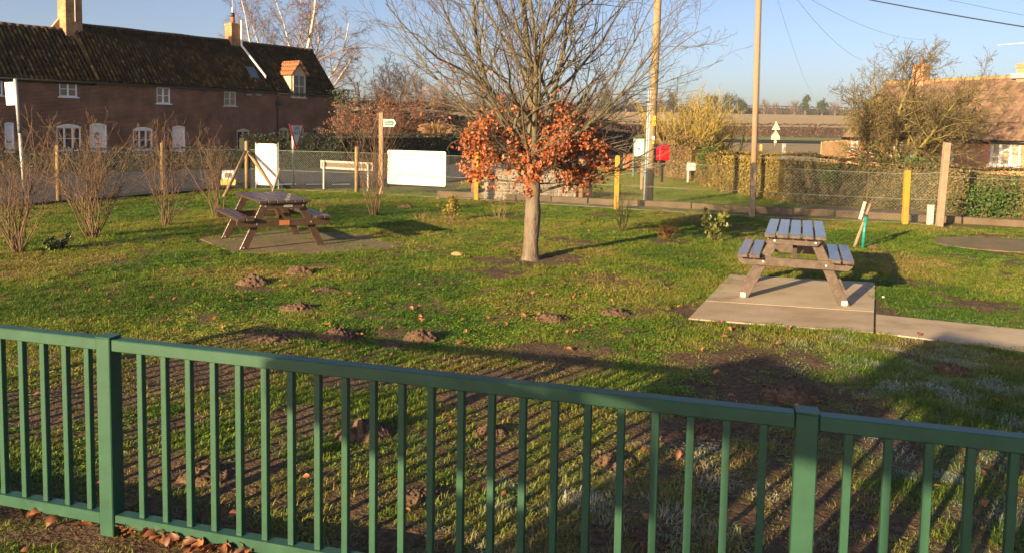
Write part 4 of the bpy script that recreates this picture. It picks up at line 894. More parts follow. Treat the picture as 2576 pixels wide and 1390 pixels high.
def deck(parent, x0, x1, ez, rz_, ry, over=.12, name='roof', depth=6.0):
    sl = (rz_ - ez) / ry
    mb = MB(); mb.prism([(-over, ez - over * sl), (ry, rz_), (depth + over, ez - over * sl), (depth + over, ez - over * sl - .14), (ry, rz_ - .14), (-over, ez - over * sl - .14)], (x0, 0, 0), (0, 1, 0), (0, 0, 1), (1, 0, 0), x1 - x0)
    return mb.build(name, roofm, parent), sl, over
LZ = RZ - .42
d1, sl, ov = deck(terr, xstep, xe + .05, eaz, RZ + BZ, RY); d2_, sl2, _ = deck(terr, xl, xstep - .02, eaz - .1, LZ + BZ, RY)
sk = cot.hit_plane(634, 186, 0, EZ, RY, RZ)
tile_roof(d1, xstep, xe + .05, -ov - .02, eaz - ov * sl, RY, RZ + BZ, .25, .31, pant, True, .085, 200, 3, sagf=.02)
tile_roof(d2_, xl, xstep, -ov - .02, eaz - .1 - ov * sl2, RY, LZ + BZ, .25, .31, pant, False, .085, 90, 4, sagf=.025)
for x0_, x1_, z_ in ((xstep, xe, RZ + BZ), (xl, xstep, LZ + BZ)):
    nn_ = int((x1_ - x0_) / .42)
    for i in range(nn_): x = x0_ + (x1_ - x0_) * (i + .5) / nn_; MB().tube([(x - .2, RY, z_ + .0 + .012 * math.sin(x * 1.7)), (x + .2, RY, z_ + .012 * math.sin(x * 1.7))], .12, 8).build('ridge_tile', ridgem, d1 if z_ > LZ + BZ + .1 else d2_, True)
MB().tube([(xl, -ov - .06, eaz - ov * sl - .08), (xe, -ov - .06, eaz - ov * sl - .08)], .06, 8).build('gutter', gutter, terr, True)
c1 = cot.hit(178, 40, RY - .1)[0]
ch1 = chimney(terr, c1, RY, RZ - .9, RZ + 3.1, .95, 1.05, m=chbrick)
qa, qb, qc = cot.hit(118, 84, RY + .3), cot.hit(150, 46, RY + .3), cot.hit(160, 84, RY + .3)
MB().prism([(qa[0], qa[1] + BZ), (qc[0], qc[1] + BZ), (qc[0], qb[1] + BZ), (qb[0], qb[1] + BZ)], (0, RY + .3, 0), (1, 0, 0), (0, 0, 1), (0, 1, 0), .3).build('parapet', mat('tan_render', [(.36, .25, .16), (.45, .33, .22)], 4, .9), ch1)
MB().tube([(c1 + .05, RY - .57, RZ + .4), (c1 + .05, RY - .57, RZ + 3.0)], .035, 8).build('aerial_pole', alum, ch1)
c2 = cot.hit(586, 80, RY)[0]
ch2 = chimney(terr, c2, RY, RZ - .6, cot.hit(586, 60, RY)[1] + BZ, .75, .8)
zt = cot.hit(586, 60, RY)[1] + BZ
MB().tube([(c2, RY, zt), (c2, RY, zt + .42), (c2, RY, zt + .45)], [.17, .13, .15], 12).build('chimney_pot', mat('terracotta', [(.40, .14, .07), (.5, .2, .1)], 4, .8), ch2, True)
MB().tube([(c2, RY, zt + .45), (c2, RY, zt + .75)], .14, 12).build('cowl', gutter, ch2, True); MB().tube([(c2, RY, zt + .75), (c2, RY, zt + 1.15)], .07, 10).build('flue_tip', signw, ch2, True); MB().tube([(c2, RY, zt + 1.1), (c2, RY, zt + 3.2)], .018, 6).build('aerial', alum, ch2)
# skylight in the slope
ang = math.atan2(RZ - EZ, RY)
sky_o = MB().box((0, 0, .09), (.72, 1.15, .08), None).build('skylight', gutter, d1); sky_o.location = (sk[0], sk[1], sk[2] + BZ); sky_o.rotation_euler = (ang, 0, 0)
q = MB().box((0, 0, .135), (.58, .98, .012)).build('pane', mat('sky_glass', [(.03, .06, .12), (.05, .08, .15)], 2, .03, spec=1.0), sky_o)
# white flue running down the slope
fa = cot.hit(608, 52, RY - .5); p1 = cot.hit_plane(608, 117, 0, EZ + .25, RY, RZ + .25); p2 = cot.hit_plane(668, 192, 0, EZ + .25, RY, RZ + .25)
MB().tube([(p1[0], p1[1], fa[1] + BZ), (p1[0], p1[1], p1[2] + BZ + .05), (p2[0], p2[1], p2[2] + BZ), (p2[0], p2[1], p2[2] + BZ - .35)], .085, 10).build('flue_pipe', mat('white_pvc', [(.68, .68, .66), (.76, .76, .74)], 2, .4), terr, True)
for px in (627, 651): q = cot.hit(px, 239); MB().box((q[0], -.02, q[1] + BZ), (.42, .06, .12)).build('eaves_vent', mat('vent_grey', [(.25, .25, .25), (.32, .32, .32)], 3, .6), terr)
# ---- end cottage
endc = thing('end_cottage', 'brick end cottage with orange-tiled dormer at the right of the terrace', 'house', (W0[0], W0[1], -.3), cot.rz)
EZ2 = cot.hit(800, 239)[1] + BZ + .16; RZ2 = cot.hit(690, 117, RY)[1] + BZ
ew = [(CW(702, 727, 327, 362), cframe, 2, 2, .14, glassc), (CW(787, 814, 326, 362), cframe, 2, 2, .14, glass)]; ed = [(CW(749, 764, 325, 380), .1, cframe)]
wall_with_openings('wall', xe, xend, 0, EZ2, [w_[0] for w_ in ew] + [d_[0] for d_ in ed], redbrick, endc)
MB().prism([(.3, 0), (6, 0), (6, EZ2), (RY, RZ2 - .16), (.0, EZ2), (.0, EZ2 - .3), (.3, EZ2 - .3)], (xe + .01, 0, 0), (0, 1, 0), (0, 0, 1), (1, 0, 0), xend - xe - .01).build('gable_wall', redbrick, endc)
for (q, m_, c_, r_, ar, gl_) in ew: window(endc, *q, m_, c_, r_, ar, gl=gl_, sill=False)
for q, ar, m_ in ed: door(endc, *q, m_, ar)
d3, sl3, _ = deck(endc, xe + .07, xend + .12, EZ2, RZ2, RY)
dq = cot.hit_plane(738, 200, 0, EZ2 - BZ, RY, RZ2 - BZ); dx0 = cot.hit(731, 235)[0]; dx1 = cot.hit(768, 235)[0]; dm = (dx0 + dx1) / 2
tile_roof(d3, xe + .07, xend + .12, -ov - .02, EZ2 - ov * sl3, RY, RZ2, .25, .31, pant, True, .085, 40, 6, skip=lambda x, t_: dx0 - .15 < x < dx1 + .15 and t_ < 2.1, sagf=.015)
nn_ = int((xend - xe) / .42)
for i in range(nn_): x = xe + .1 + (xend - xe) * (i + .5) / nn_; MB().tube([(x - .2, RY, RZ2), (x + .2, RY, RZ2)], .12, 8).build('ridge_tile', ridgem, d3, True)
MB().tube([(xe, -ov - .06, EZ2 - ov * sl3 - .08), (xend, -ov - .06, EZ2 - ov * sl3 - .08)], .06, 8).build('gutter', gutter, endc, True)
dp = xe + .12; MB().tube([(dp, -.34, EZ2 - .32), (dp, -.09, EZ2 - .6), (dp, -.09, .2)], .05, 8).build('downpipe', gutter, endc, True); MB().box((dp + .02, -.16, EZ2 - .95), (.3, .22, .34)).build('hopper', gutter, endc)
fl_ = MB().box((xend - .35, -.18, cot.hit(838, 275)[1] + BZ), (.28, .26, .4)).build('wall_lamp', gutter, endc, bevel=.02); MB().box((xend - .35, -.32, cot.hit(838, 270)[1] + BZ), (.2, .012, .14)).build('lamp_glass', glassc, fl_)
# dormer
dzb = cot.hit(748, 245, -.06)[1] + BZ; dze = cot.hit(748, 190, -.06)[1] + BZ; dzr = cot.hit(752, 160, -.06)[1] + BZ; hwid = (dx1 - dx0) / 2
cream = mat('cream_boarding', [(.52, .46, .30), (.62, .56, .38)], 3, .6)
dr = MB().prism([(-hwid, EZ2 - .5), (hwid, EZ2 - .5), (hwid, dze), (0, dzr), (-hwid, dze)], (dm, -.06, 0), (1, 0, 0), (0, 0, 1), (0, 1, 0), 2.4).build('dormer', cream, endc)
wd = MB(); wx0, wx1 = dm - hwid * .72, dm + hwid * .72
for x in (wx0, dm, wx1): wd.box((x, -.10, (dzb + dze) / 2), (.07, .07, dze - dzb))
for z in (dzb, (dzb + dze) / 2, dze): wd.box((dm, -.102, z), (wx1 - wx0 + .07, .06, .07))
wf = wd.build('window', cframe, dr); MB().box((dm, -.085, (dzb + dze) / 2), (wx1 - wx0, .02, dze - dzb - .02)).build('pane', glass, wf); MB().box((dm, -.16, dzb - .06), (wx1 - wx0 + .3, .16, .07)).build('sill', cframe, wf)
otile = mat('orange_pantile', [(.26, .10, .045), (.36, .15, .065), (.16, .075, .045)], 2.5, .8, .4, 20)
for s in (-1, 1):
    for i in range(9):
        for j in range(3):
            f0, f1 = j / 3, (j + 1.12) / 3
            y_ = -.22 + i * .26; a_ = Vector((dm + s * (hwid + .12) * (1 - f0), y_, dzr + .1 - (dzr - dze + .12) * (1 - f0) + .02)); b_ = Vector((dm + s * (hwid + .12) * max(0, 1 - f1), y_, dzr + .1 - (dzr - dze + .12) * max(0, 1 - f1)))
            MB().tube([a_, b_], [.12, .11], 8).build('tile', otile, dr, True)
MB().tube([(dm, -.25, dzr + .12), (dm, 2.0, dzr + .12)], .09, 8).build('ridge_tile', otile, dr, True)

# ---- bungalow
Wb = AT(2530, 390, 38.0)[:2]; bun = Face(Wb, (.51, -.86)); bung = thing('bungalow', 'red brick bungalow with brown tiled roof and white windows behind hedge', 'bungalow', (Wb[0], Wb[1], -.6), bun.rz)
BB = .6; EB = 1.83 + BB; RB = 4.95 + BB; RYB = 3.6
def BW(xa, xb, ya, yb):
    xm = (xa + xb) / 2; return [bun.hit(xa, (ya + yb) / 2)[0], bun.hit(xb, (ya + yb) / 2)[0], bun.hit(xm, yb)[1] + BB, min(EB - .08, bun.hit(xm, ya)[1] + BB)]
bx0 = bun.hit(2131, 365)[0]; bx1 = 6.0
bwin = [(BW(2490, 2567, 360, 419), 3), (BW(2372, 2398, 352, 408), 1), (BW(2290, 2336, 350, 400), 2), (BW(2226, 2268, 346, 392), 2), (BW(2186, 2206, 344, 384), 1), (BW(2140, 2158, 340, 380), 1)]
bbrick = brick_mat('bungalow_brick', (.42, .16, .075), (.5, .21, .10), (.44, .34, .24), 4.4)
wall_with_openings('wall', bx0, bx1, 0, EB, [q[0] for q in bwin], bbrick, bung)
MB().prism([(.32, 0), (7.2, 0), (7.2, EB), (RYB, RB - .15), (.32, EB)], (bx0 + .005, 0, 0), (0, 1, 0), (0, 0, 1), (1, 0, 0), bx1 - bx0 - .01).build('gable_wall', bbrick, bung)
upvc = mat('white_upvc', [(.74, .74, .74), (.8, .8, .8)], 3, .4)
for i, (q, c_) in enumerate(bwin):
    f = window(bung, *q, upvc, c_, 1, 0, gl=mat('curtained_pane', [(.36, .32, .22), (.50, .46, .34)], 1.5, .1, spec=.6), fw_=.11)
    if i == 0: w3 = (q[1] - q[0]) / 3; MB().box(((q[0] + q[1]) / 2, .062, q[2] + (q[3] - q[2]) * .68), (w3, .09, .12)).build('transom', upvc, f)
b4, slb, ovb = deck(bung, bx0 - .2, bx1, EB, RB, RYB, .15, depth=7.2)
btile = mat('brown_concrete_tile', [(.11, .068, .048), (.17, .108, .074), (.22, .145, .097)], 3, .9, .4, 18, tint='obj')
tile_roof(b4, bx0 - .2, bx1, -ovb - .02, EB - ovb * slb, RYB, RB, .32, .33, btile, False, .02, 290, 9)
nn_ = int((bx1 - bx0) / .42); rm2 = mat('lichen_ridge', [(.30, .19, .09), (.42, .28, .11)], 3, .9, .3, 20)
for i in range(nn_): x = bx0 - .2 + (bx1 - bx0 + .2) * (i + .5) / nn_; MB().tube([(x - .2, RYB, RB + .01), (x + .2, RYB, RB + .01)], .13, 8).build('ridge_tile', rm2, b4, True)
MB().tube([(bx0 - .2, -ovb - .06, EB - ovb * slb - .06), (bx1, -ovb - .06, EB - ovb * slb - .06)], .06, 8).build('gutter', gutter, bung, True)
c_ = bun.hit(2318, 180, RYB); ch = chimney(bung, c_[0], RYB, RB - .5, bun.hit(2318, 163, RYB)[1] + BB, .65, .65, m=bbrick); MB().tube([(c_[0], RYB, bun.hit(2318, 163, RYB)[1] + BB), (c_[0], RYB, bun.hit(2318, 150, RYB)[1] + BB)], [.15, .12], 10).build('chimney_pot', otile, ch, True)
c_ = bun.hit(2588, 180, RYB); ch = chimney(bung, c_[0], RYB, RB - .5, bun.hit(2588, 160, RYB)[1] + BB, .8, .7, m=bbrick); MB().box((c_[0], RYB, RB + .05), (1.2, 1.0, .25)).build('flashing', mat('lead', [(.4, .38, .36), (.5, .48, .46)], 4, .5), ch)
MB().bar((c_[0] - 1.6, RYB, bun.hit(2560, 110, RYB)[1] + BB), (c_[0] + .2, RYB, bun.hit(2580, 108, RYB)[1] + BB), .03, .03).build('aerial', alum, ch)

# ================================================================== HEDGES AND TREES
def hedge(name, label, pts, h, wdt, cols, seed, dens=420, ls=.05, cat='hedge', grp=None, z0=0.0, tintf=None, twig=0, htop=.10):
    rng = np.random.default_rng(seed); pts = np.array([p[:2] for p in pts]); t = thing(name, label, cat, (0, 0, 0), 0, grp); hs = np.broadcast_to(np.asarray(h, float), (len(pts),))
    m = mat(name + '_leaf_%d' % seed, cols, 2.2, .6, 0, 30, 'World', tint='geo', transl=.08)
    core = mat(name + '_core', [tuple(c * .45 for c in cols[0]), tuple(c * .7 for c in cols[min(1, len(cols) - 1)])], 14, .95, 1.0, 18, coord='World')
    Ls = np.linalg.norm(np.diff(pts, axis=0), axis=1); LP, LN, TI = [], [], []; mb = MB()
    for i, L in enumerate(Ls):
        a, c = pts[i], pts[i + 1]; d = (c - a) / L; nrm = np.array([d[1], -d[0]]); nrm = nrm if nrm @ (-(a + c) / 2) > 0 else -nrm
        k = max(1, int(L / .5))
        for j in range(k):
            p0, p1 = a + (c - a) * j / k, a + (c - a) * (j + 1) / k; hh = hs[i] + (hs[i + 1] - hs[i]) * (j + .5) / k; w2 = wdt / 2 - .08
            mb.add([(*(p0 + nrm * w2), z0 - .1), (*(p1 + nrm * w2), z0 - .1), (*(p1 - nrm * w2), z0 - .1), (*(p0 - nrm * w2), z0 - .1), (*(p0 + nrm * w2 * .95), z0 + hh - .1), (*(p1 + nrm * w2 * .95), z0 + hh - .1), (*(p1 - nrm * w2 * .95), z0 + hh - .1), (*(p0 - nrm * w2 * .95), z0 + hh - .1)],
                   [(0, 1, 5, 4), (1, 2, 6, 5), (2, 3, 7, 6), (3, 0, 4, 7), (4, 5, 6, 7)])
        hh = (hs[i] + hs[i + 1]) / 2; cnt = int(L * hh * dens); s = rng.uniform(0, 1, cnt); z = rng.uniform(.02, 1, cnt) * (hs[i] + (hs[i + 1] - hs[i]) * s)
        lump = fbm(s * L + i * 7 + seed, z * 1.3, 1.4)
        o = wdt / 2 * (.78 + .42 * lump) - rng.exponential(.05, cnt); LP.append(np.column_stack([a + (c - a) * s[:, None] + nrm * o[:, None], z0 + z])); LN.append(np.column_stack([np.tile(nrm, (cnt, 1)) * 1.2, np.full(cnt, .35)]) + rng.normal(0, .65, (cnt, 3)))
        TI.append(np.clip(fbm(s * L + i * 5.3 + seed * 3, z, .9) * .9 - .1 + rng.normal(0, .22, cnt) + (.0 if tintf is None else tintf(s * L + sum(Ls[:i]), z)), 0, 1))
        cnt = int(L * wdt * dens * .9); s = rng.uniform(0, 1, cnt); q = rng.uniform(-.5, .5, cnt) * wdt; lump = fbm(s * L + i * 7 + seed, q + 3, 1.6)
        LP.append(np.column_stack([a + (c - a) * s[:, None] + nrm * q[:, None], z0 + hs[i] + (hs[i + 1] - hs[i]) * s - .10 + htop * 2.2 * lump + rng.exponential(.02, cnt)])); LN.append(np.array([0, 0, 1.0]) + rng.normal(0, .7, (cnt, 3)))
        TI.append(np.clip(fbm(s * L + i * 5.3 + seed * 3, q, .9) * .9 - .1 + rng.normal(0, .22, cnt) + (.0 if tintf is None else tintf(s * L + sum(Ls[:i]), q * 0 + hh)), 0, 1))
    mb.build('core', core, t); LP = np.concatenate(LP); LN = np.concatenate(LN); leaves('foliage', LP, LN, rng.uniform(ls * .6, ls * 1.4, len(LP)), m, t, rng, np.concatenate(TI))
    return t
yg = [(.10, .065, .025), (.22, .15, .035), (.36, .26, .05), (.24, .20, .045)]
hr = [G(1775, 462), G(1840, 486), G(1990, 508)]
hedge('yellow_hedge', 'yellow-green clipped hedge behind the bare wooden pole', [p + [0, .35, 0] for p in hr], [1.0, 1.2, 1.26], .75, [(.10, .078, .025), (.20, .155, .035), (.31, .235, .045), (.22, .185, .042)], 21, 1500, .055, grp='clipped hedges along the lane', htop=.11)
hr2 = [G(1994, 508), G(2200, 524), G(2400, 541), G(2640, 560)]
hedge('brown_hedge', 'brown-green ivy-flecked hedge in front of the bungalow', [p + [0, .35, 0] for p in hr2], [1.25, 1.2, 1.14, 1.10], .75, [(.07, .072, .026), (.135, .11, .046), (.20, .15, .065), (.072, .10, .028)], 22, 1500, .052, grp='clipped hedges along the lane', htop=.11)
dk = [(.018, .026, .012), (.035, .045, .02), (.055, .06, .028)]
hl = [G(-300, 446), G(0, 441), G(300, 436), G(590, 431)]
hedge('low_hedge', 'low dark hedge across the road in front of the white doors', [p + [0, .5, 0] for p in hl], [.85, .85, .85, .9], .9, dk, 23, 240, .08, grp='dark hedges across the road')
hl2 = [G(596, 430), G(850, 427), G(1110, 418), G(1190, 412)]
hedge('tall_dark_hedge', 'taller dark clipped hedge across the road below the end cottage', [p + [0, .6, 0] for p in hl2], [1.42, 1.46, 1.5, 1.5], 1.2, dk, 24, 240, .08, grp='dark hedges across the road')
# ivy at the foot and top of the right hedge
ivy = mat('ivy_leaf', [(.022, .055, .014), (.05, .10, .022), (.10, .15, .03)], 3, .65, tint='geo', spec=.25); rng = np.random.default_rng(31)
for i, (px, py, rx_, rz_, cnt, lab) in enumerate(((2300, 418, .9, .25, 900, 'dark ivy mound at the foot of the lichen-covered tree'), (2480, 510, 1.0, .6, 1300, 'green ivy patch on the hedge near the right edge'), (2110, 440, .7, .3, 500, 'green ivy patch on the hedge above the brown table'), (1775, 400, .35, .5, 600, 'green ivy at the left end of the yellow hedge'))):
    base = G(px, [530, 552, 516, 470][i]) + [0, -.12 if i != 0 else .6, 0]; zc = float(AT(px, py, base[1])[2]); t = thing('ivy', lab, 'ivy', (base[0], base[1], 0), 0, 'ivy growing in the hedges')
    q = rng.normal(0, .5, (cnt, 3)) * [rx_, .16, rz_] + [0, 0, zc]; q = q[q[:, 2] > .02]; leaves('foliage', q, rng.normal(0, .6, (len(q), 3)) + [-.2, -.8, .4], rng.uniform(.05, .09, len(q)), ivy, t, rng)
    T = Tubes()
    for k in range(8): x = rng.normal(0, rx_ * .4); T.add([(x, 0, -.05), (x * .8, .05, zc * .6), (x * .9, .02, zc)], [.012, .01, .006], 4)
    T.build('stems', shm, t)

def tree(name, label, base, H, stems, spec, mats, seed, cat='tree', grp=None, wind=None, fol=None, sides=(8, 5, 3, 3), zoff=0):
    rng = np.random.default_rng(seed); t = thing(name, label, cat, base, 0, grp); out = []
    for (p, d, L, r) in stems: branch(rng, p, d, L, r, 0, spec, out, wind)
    A_, B_ = Tubes(), Tubes()
    for Pp, rr, lv in out: (A_ if lv < 1 else B_).add(Pp, rr, sides[lv])
    A_.build('trunk', mats[0], t); B_.build('crown', mats[1], t)
    if fol:
        m, cnt, ls, lvmin, zlo, zhi = fol; cd = np.concatenate([o_[0][1:] for o_ in out if o_[2] >= lvmin]); cd = cd[(cd[:, 2] > zlo) & (cd[:, 2] < zhi)]
        q = cd[rng.integers(0, len(cd), cnt)] + rng.normal(0, ls, (cnt, 3)); leaves('foliage', q, rng.normal(0, 1, (cnt, 3)) + [-.4, -.5, .2], rng.uniform(ls * .6, ls * 1.4, cnt), m, t, rng)
    return t
# lichen-covered tree in front of the bungalow
lich = mat('lichen_bark', [(.13, .10, .05), (.24, .20, .06), (.36, .30, .06)], 1.6, .9, 0, 30, 'World'); lich2 = mat('lichen_twig', [(.085, .064, .046), (.15, .12, .056), (.23, .19, .05)], 1.3, .9, 0, 30, 'World')
base = AT(2268, 402, 35.0); base[2] = -.3
sp = [dict(n=8, wig=.12, trop=.03, nc=13, lo=.26, ang=46, lf=.58, rf=.5, rmin=.02, taper=.8), dict(n=6, wig=.17, trop=.02, nc=12, lo=.08, ang=46, lf=.58, rf=.6, rmin=.013, taper=.6), dict(n=5, wig=.22, trop=.01, nc=6, lo=.1, ang=48, lf=.55, rf=.7, rmin=.0088, taper=.5), dict(n=3, wig=.25, trop=.01, nc=0, lo=.1, ang=48, lf=.5, rf=.7, rmin=.006, taper=.4)]
st = [((0, 0, .0), (a * .82, b_, c), L * 1.1, .10) for a, b_, c, L in ((-.15, 0, 1, 5.0), (.22, .1, 1, 5.2), (-.5, -.1, 1, 4.1), (.7, 0, .8, 4.2), (-.9, .1, .75, 3.4), (.15, -.3, 1, 4.2), (.9, .1, .7, 3.2), (-1.0, -.1, .7, 3.0), (-.3, .3, 1, 4.6), (.62, .2, 1, 5.0), (.8, -.2, .9, 3.0), (-.7, .1, .8, 3.2))]
tree('lichen_tree', 'dense windswept lichen-covered bare tree in front of the bungalow', base, 5, st, sp, (lich, lich2), 41, wind=np.array([.018, 0, 0]), fol=(mat('lichen_bud', [(.14, .11, .05), (.25, .21, .06), (.34, .29, .07)], 2, .9, tint='geo'), 6500, .05, 2, 1.5, 3.8))
# yellow-stemmed willow by the post box
yst = mat('yellow_stem', [(.22, .145, .06), (.32, .225, .085), (.38, .28, .065)], 2, .8, 0, 30, 'World')
ytw = mat('yellow_twig', [(.24, .18, .05), (.36, .28, .05), (.42, .33, .06)], 2, .7, 0, 30, 'World')
sp = [dict(n=7, wig=.09, trop=.04, nc=9, lo=.3, ang=30, lf=.42, rf=.5, rmin=.012, taper=.6), dict(n=5, wig=.14, trop=.05, nc=5, lo=.2, ang=34, lf=.5, rf=.7, rmin=.008, taper=.5), dict(n=3, wig=.16, trop=.03, nc=0, lo=.2, ang=34, lf=.5, rf=.7, rmin=.006, taper=.4)]
rng = np.random.default_rng(9)
for lab, px, py, n_, H, sd in (('yellow-stemmed shrub rising behind the red post box', 1735, 446, 40, 3.3, 51), ('smaller yellow-stemmed shrub at the left end of the clipped hedge', 1820, 440, 18, 2.9, 52)):
    g = G(px, py); st = [((rng.normal(0, .35), rng.normal(0, .2), 0), (rng.normal(-.05, .33), rng.normal(0, .3), 1), H * rng.uniform(.75, 1.08), .03) for _ in range(n_)]
    tree('yellow_shrub', lab, (g[0], g[1], 0), H, st, sp, (yst, ytw), sd, 'shrub', 'yellow-stemmed shrubs')
# brown undergrowth round the yellow shrubs
under = [(.10, .06, .028), (.20, .13, .05), (.28, .19, .07), (.12, .12, .035)]
hedge('brown_thicket', 'brown twiggy undergrowth below the yellow-stemmed shrubs', [G(1640, 437) + [0, .9, 0], G(1700, 449) + [0, .9, 0], G(1775, 456) + [0, .9, 0]], [1.3, 1.5, 1.25], 1.2, under, 25, 900, .065, grp='thickets across the road', htop=.3)
hedge('dark_thicket', 'dark bare thicket seen right of the beech crown', [G(1330, 398), G(1450, 393), G(1570, 386)], [1.9, 2.1, 1.7], 2.0, [(.03, .02, .018), (.07, .045, .035), (.10, .07, .05)], 26, 120, .13, grp='thickets across the road', htop=.5)
# silver birch behind the cottages
birchb = mat('birch_bark', [(.42, .36, .30), (.60, .54, .47), (.50, .42, .34)], 1.2, .8, 0, 30, 'World'); bircht = mat('birch_twig', [(.16, .11, .10), (.24, .17, .15)], 2, .8, 0, 30, 'World')
sp = [dict(n=9, wig=.07, trop=.03, nc=11, lo=.25, ang=38, lf=.5, rf=.5, rmin=.05, taper=.8), dict(n=7, wig=.12, trop=.01, nc=11, lo=.12, ang=42, lf=.5, rf=.5, rmin=.022, taper=.75), dict(n=5, wig=.14, trop=-.04, nc=8, lo=.1, ang=40, lf=.55, rf=.6, rmin=.011, taper=.5), dict(n=4, wig=.14, trop=-.12, nc=0, lo=.1, ang=40, lf=.5, rf=.6, rmin=.009, taper=.4)]
b_ = AT(775, 360, 74); b2_ = AT(705, 360, 76)
tree('silver_birch', 'large silver birch with white limbs behind the end cottage', (b_[0], b_[1], 0), 16, [((0, 0, 0), (.02, 0, 1), 16, .26), ((.1, 0, 3.2), (.5, .1, 1), 9, .15), ((-.1, 0, 4), (-.35, .1, 1), 10, .15), ((0, 0, 3), (.9, -.1, .75), 6.5, .13), ((0, 0, 5), (.25, .2, 1), 9, .14)], sp, (birchb, bircht), 61, grp='bare trees behind the cottages', sides=(9, 5, 3, 3))
tree('silver_birch', 'slimmer birch behind the ridge, left of the large birch', (b2_[0], b2_[1], 0), 14, [((0, 0, 0), (-.12, 0, 1), 14, .2), ((0, 0, 4), (.2, .1, 1), 10, .13), ((0, 0, 5), (-.45, 0, 1), 8, .1)], sp, (birchb, bircht), 62, grp='bare trees behind the cottages', sides=(9, 5, 3, 3))
# bare trees in the middle distance
bareb = mat('bare_bark', [(.15, .11, .085), (.24, .18, .13)], 1, .9, 0, 30, 'World'); baret = mat('bare_twig', [(.16, .115, .095), (.25, .185, .15)], 1, .9, 0, 30, 'World')
sp = [dict(n=8, wig=.09, trop=.02, nc=11, lo=.2, ang=44, lf=.55, rf=.5, rmin=.05, taper=.8), dict(n=6, wig=.14, trop=.02, nc=8, lo=.12, ang=44, lf=.55, rf=.5, rmin=.024, taper=.7), dict(n=4, wig=.18, trop=.0, nc=4, lo=.1, ang=44, lf=.55, rf=.6, rmin=.014, taper=.5), dict(n=3, wig=.18, trop=0, nc=0, lo=.1, ang=40, lf=.5, rf=.6, rmin=.011, taper=.4)]
for i, (px, ytop, Yd, lab) in enumerate(((905, 190, 80, 'bare purple-brown tree just right of the end cottage'), (985, 165, 84, 'bare tree rising above the copper hedge left of the signpost'), (1050, 170, 78, 'bare tree with pale limbs above the signpost arrow'), (1130, 205, 95, 'bare rounded tree behind the tan grass clump'), (1220, 215, 100, 'bare tree seen through the left of the beech crown'), (1300, 225, 110, 'bare tree behind the beech trunk line'), (1390, 220, 120, 'bare tree behind the right of the beech crown'), (1470, 228, 130, 'bare tree at the left end of the ploughed field'))):
    p = AT(px, 340, Yd); z0_ = float(zterr(0, Yd)); H = float(AT(px, ytop, Yd)[2]) - z0_; r9 = np.random.default_rng(70 + i)
    st = [((0, 0, 0), (r9.normal(0, .06), 0, 1), H * .92, .2)] + [((0, 0, H * r9.uniform(.08, .3)), (r9.normal(0, .7), r9.normal(0, .3), 1), H * .72, .11) for _ in range(4)]
    tree('bare_tree', lab, (p[0], p[1], z0_), H, st, sp, (bareb, baret), 80 + i, grp='bare trees in the middle distance')
# copper beech hedge and ivy column
copl = mat('copper_leaf', [(.10, .035, .018), (.24, .085, .035), (.36, .14, .055)], 2, .6, tint='geo')
for i, (px, ytop, Yd, cnt, lab) in enumerate(((895, 255, 45, 1500, 'copper-leaved beech bush beside the end cottage wall'), (965, 252, 50, 1900, 'copper-leaved beech bush behind the footpath post'), (1040, 245, 52, 2200, 'broad copper-leaved beech bush right of the footpath arrow'))):
    p = AT(px, 400, Yd); H = float(AT(px, ytop, Yd)[2]); r9 = np.random.default_rng(95 + i)
    st = [((r9.normal(0, .3), 0, 0), (r9.normal(0, .45), r9.normal(0, .3), 1), H * r9.uniform(.75, 1), .05) for _ in range(7)]
    s2 = [dict(q) for q in sp]; s2[0]['rmin'] = .02; s2[1]['rmin'] = .014; s2[2]['rmin'] = .010; s2[3]['rmin'] = .008; s2[0]['nc'] = 8; s2[1]['nc'] = 6
    tree('copper_beech', lab, (p[0], p[1], 0), H, st, s2, (bareb, mat('copper_twig', [(.10, .06, .045), (.18, .10, .07)], 1, .9, coord='World')), 96 + i, grp='copper beech bushes', fol=(copl, cnt, .085, 1, H * .45, H * 1.1))
hedge('dark_yew_hedge', 'tall dark hedge mass below the copper leaves', [AT(880, 380, 56) * [1, 1, 0], AT(1000, 380, 57) * [1, 1, 0], AT(1120, 380, 58) * [1, 1, 0], AT(1260, 380, 60) * [1, 1, 0]], [3.0, 3.1, 2.9, 2.5], 2.2, [(.016, .013, .010), (.035, .024, .017), (.06, .036, .024)], 27, 110, .15, grp='dark hedges across the road', htop=.4)
p = AT(861, 380, 60.0); t = thing('ivy_tree', 'dark ivy-clad trunk against the gable of the end cottage', 'tree', (p[0], p[1], 0)); rng = np.random.default_rng(33); H = float(AT(861, 225, 60)[2]); T = Tubes(); T.add([(0, 0, -.1), (.1, 0, H * .5), (0, 0, H)], [.2, .16, .06], 8); T.build('trunk', bareb, t)
q = rng.normal(0, .42, (2600, 3)) * [1, .8, 0] + np.column_stack([np.zeros(2600), np.zeros(2600), rng.uniform(0, H, 2600)]); leaves('foliage', q, rng.normal(0, 1, (2600, 3)) + [-.3, -.5, .3], rng.uniform(.1, .2, 2600), mat('dark_ivy', [(.012, .022, .010), (.03, .045, .016), (.07, .075, .03)], 3, .5, tint='geo'), t, rng)
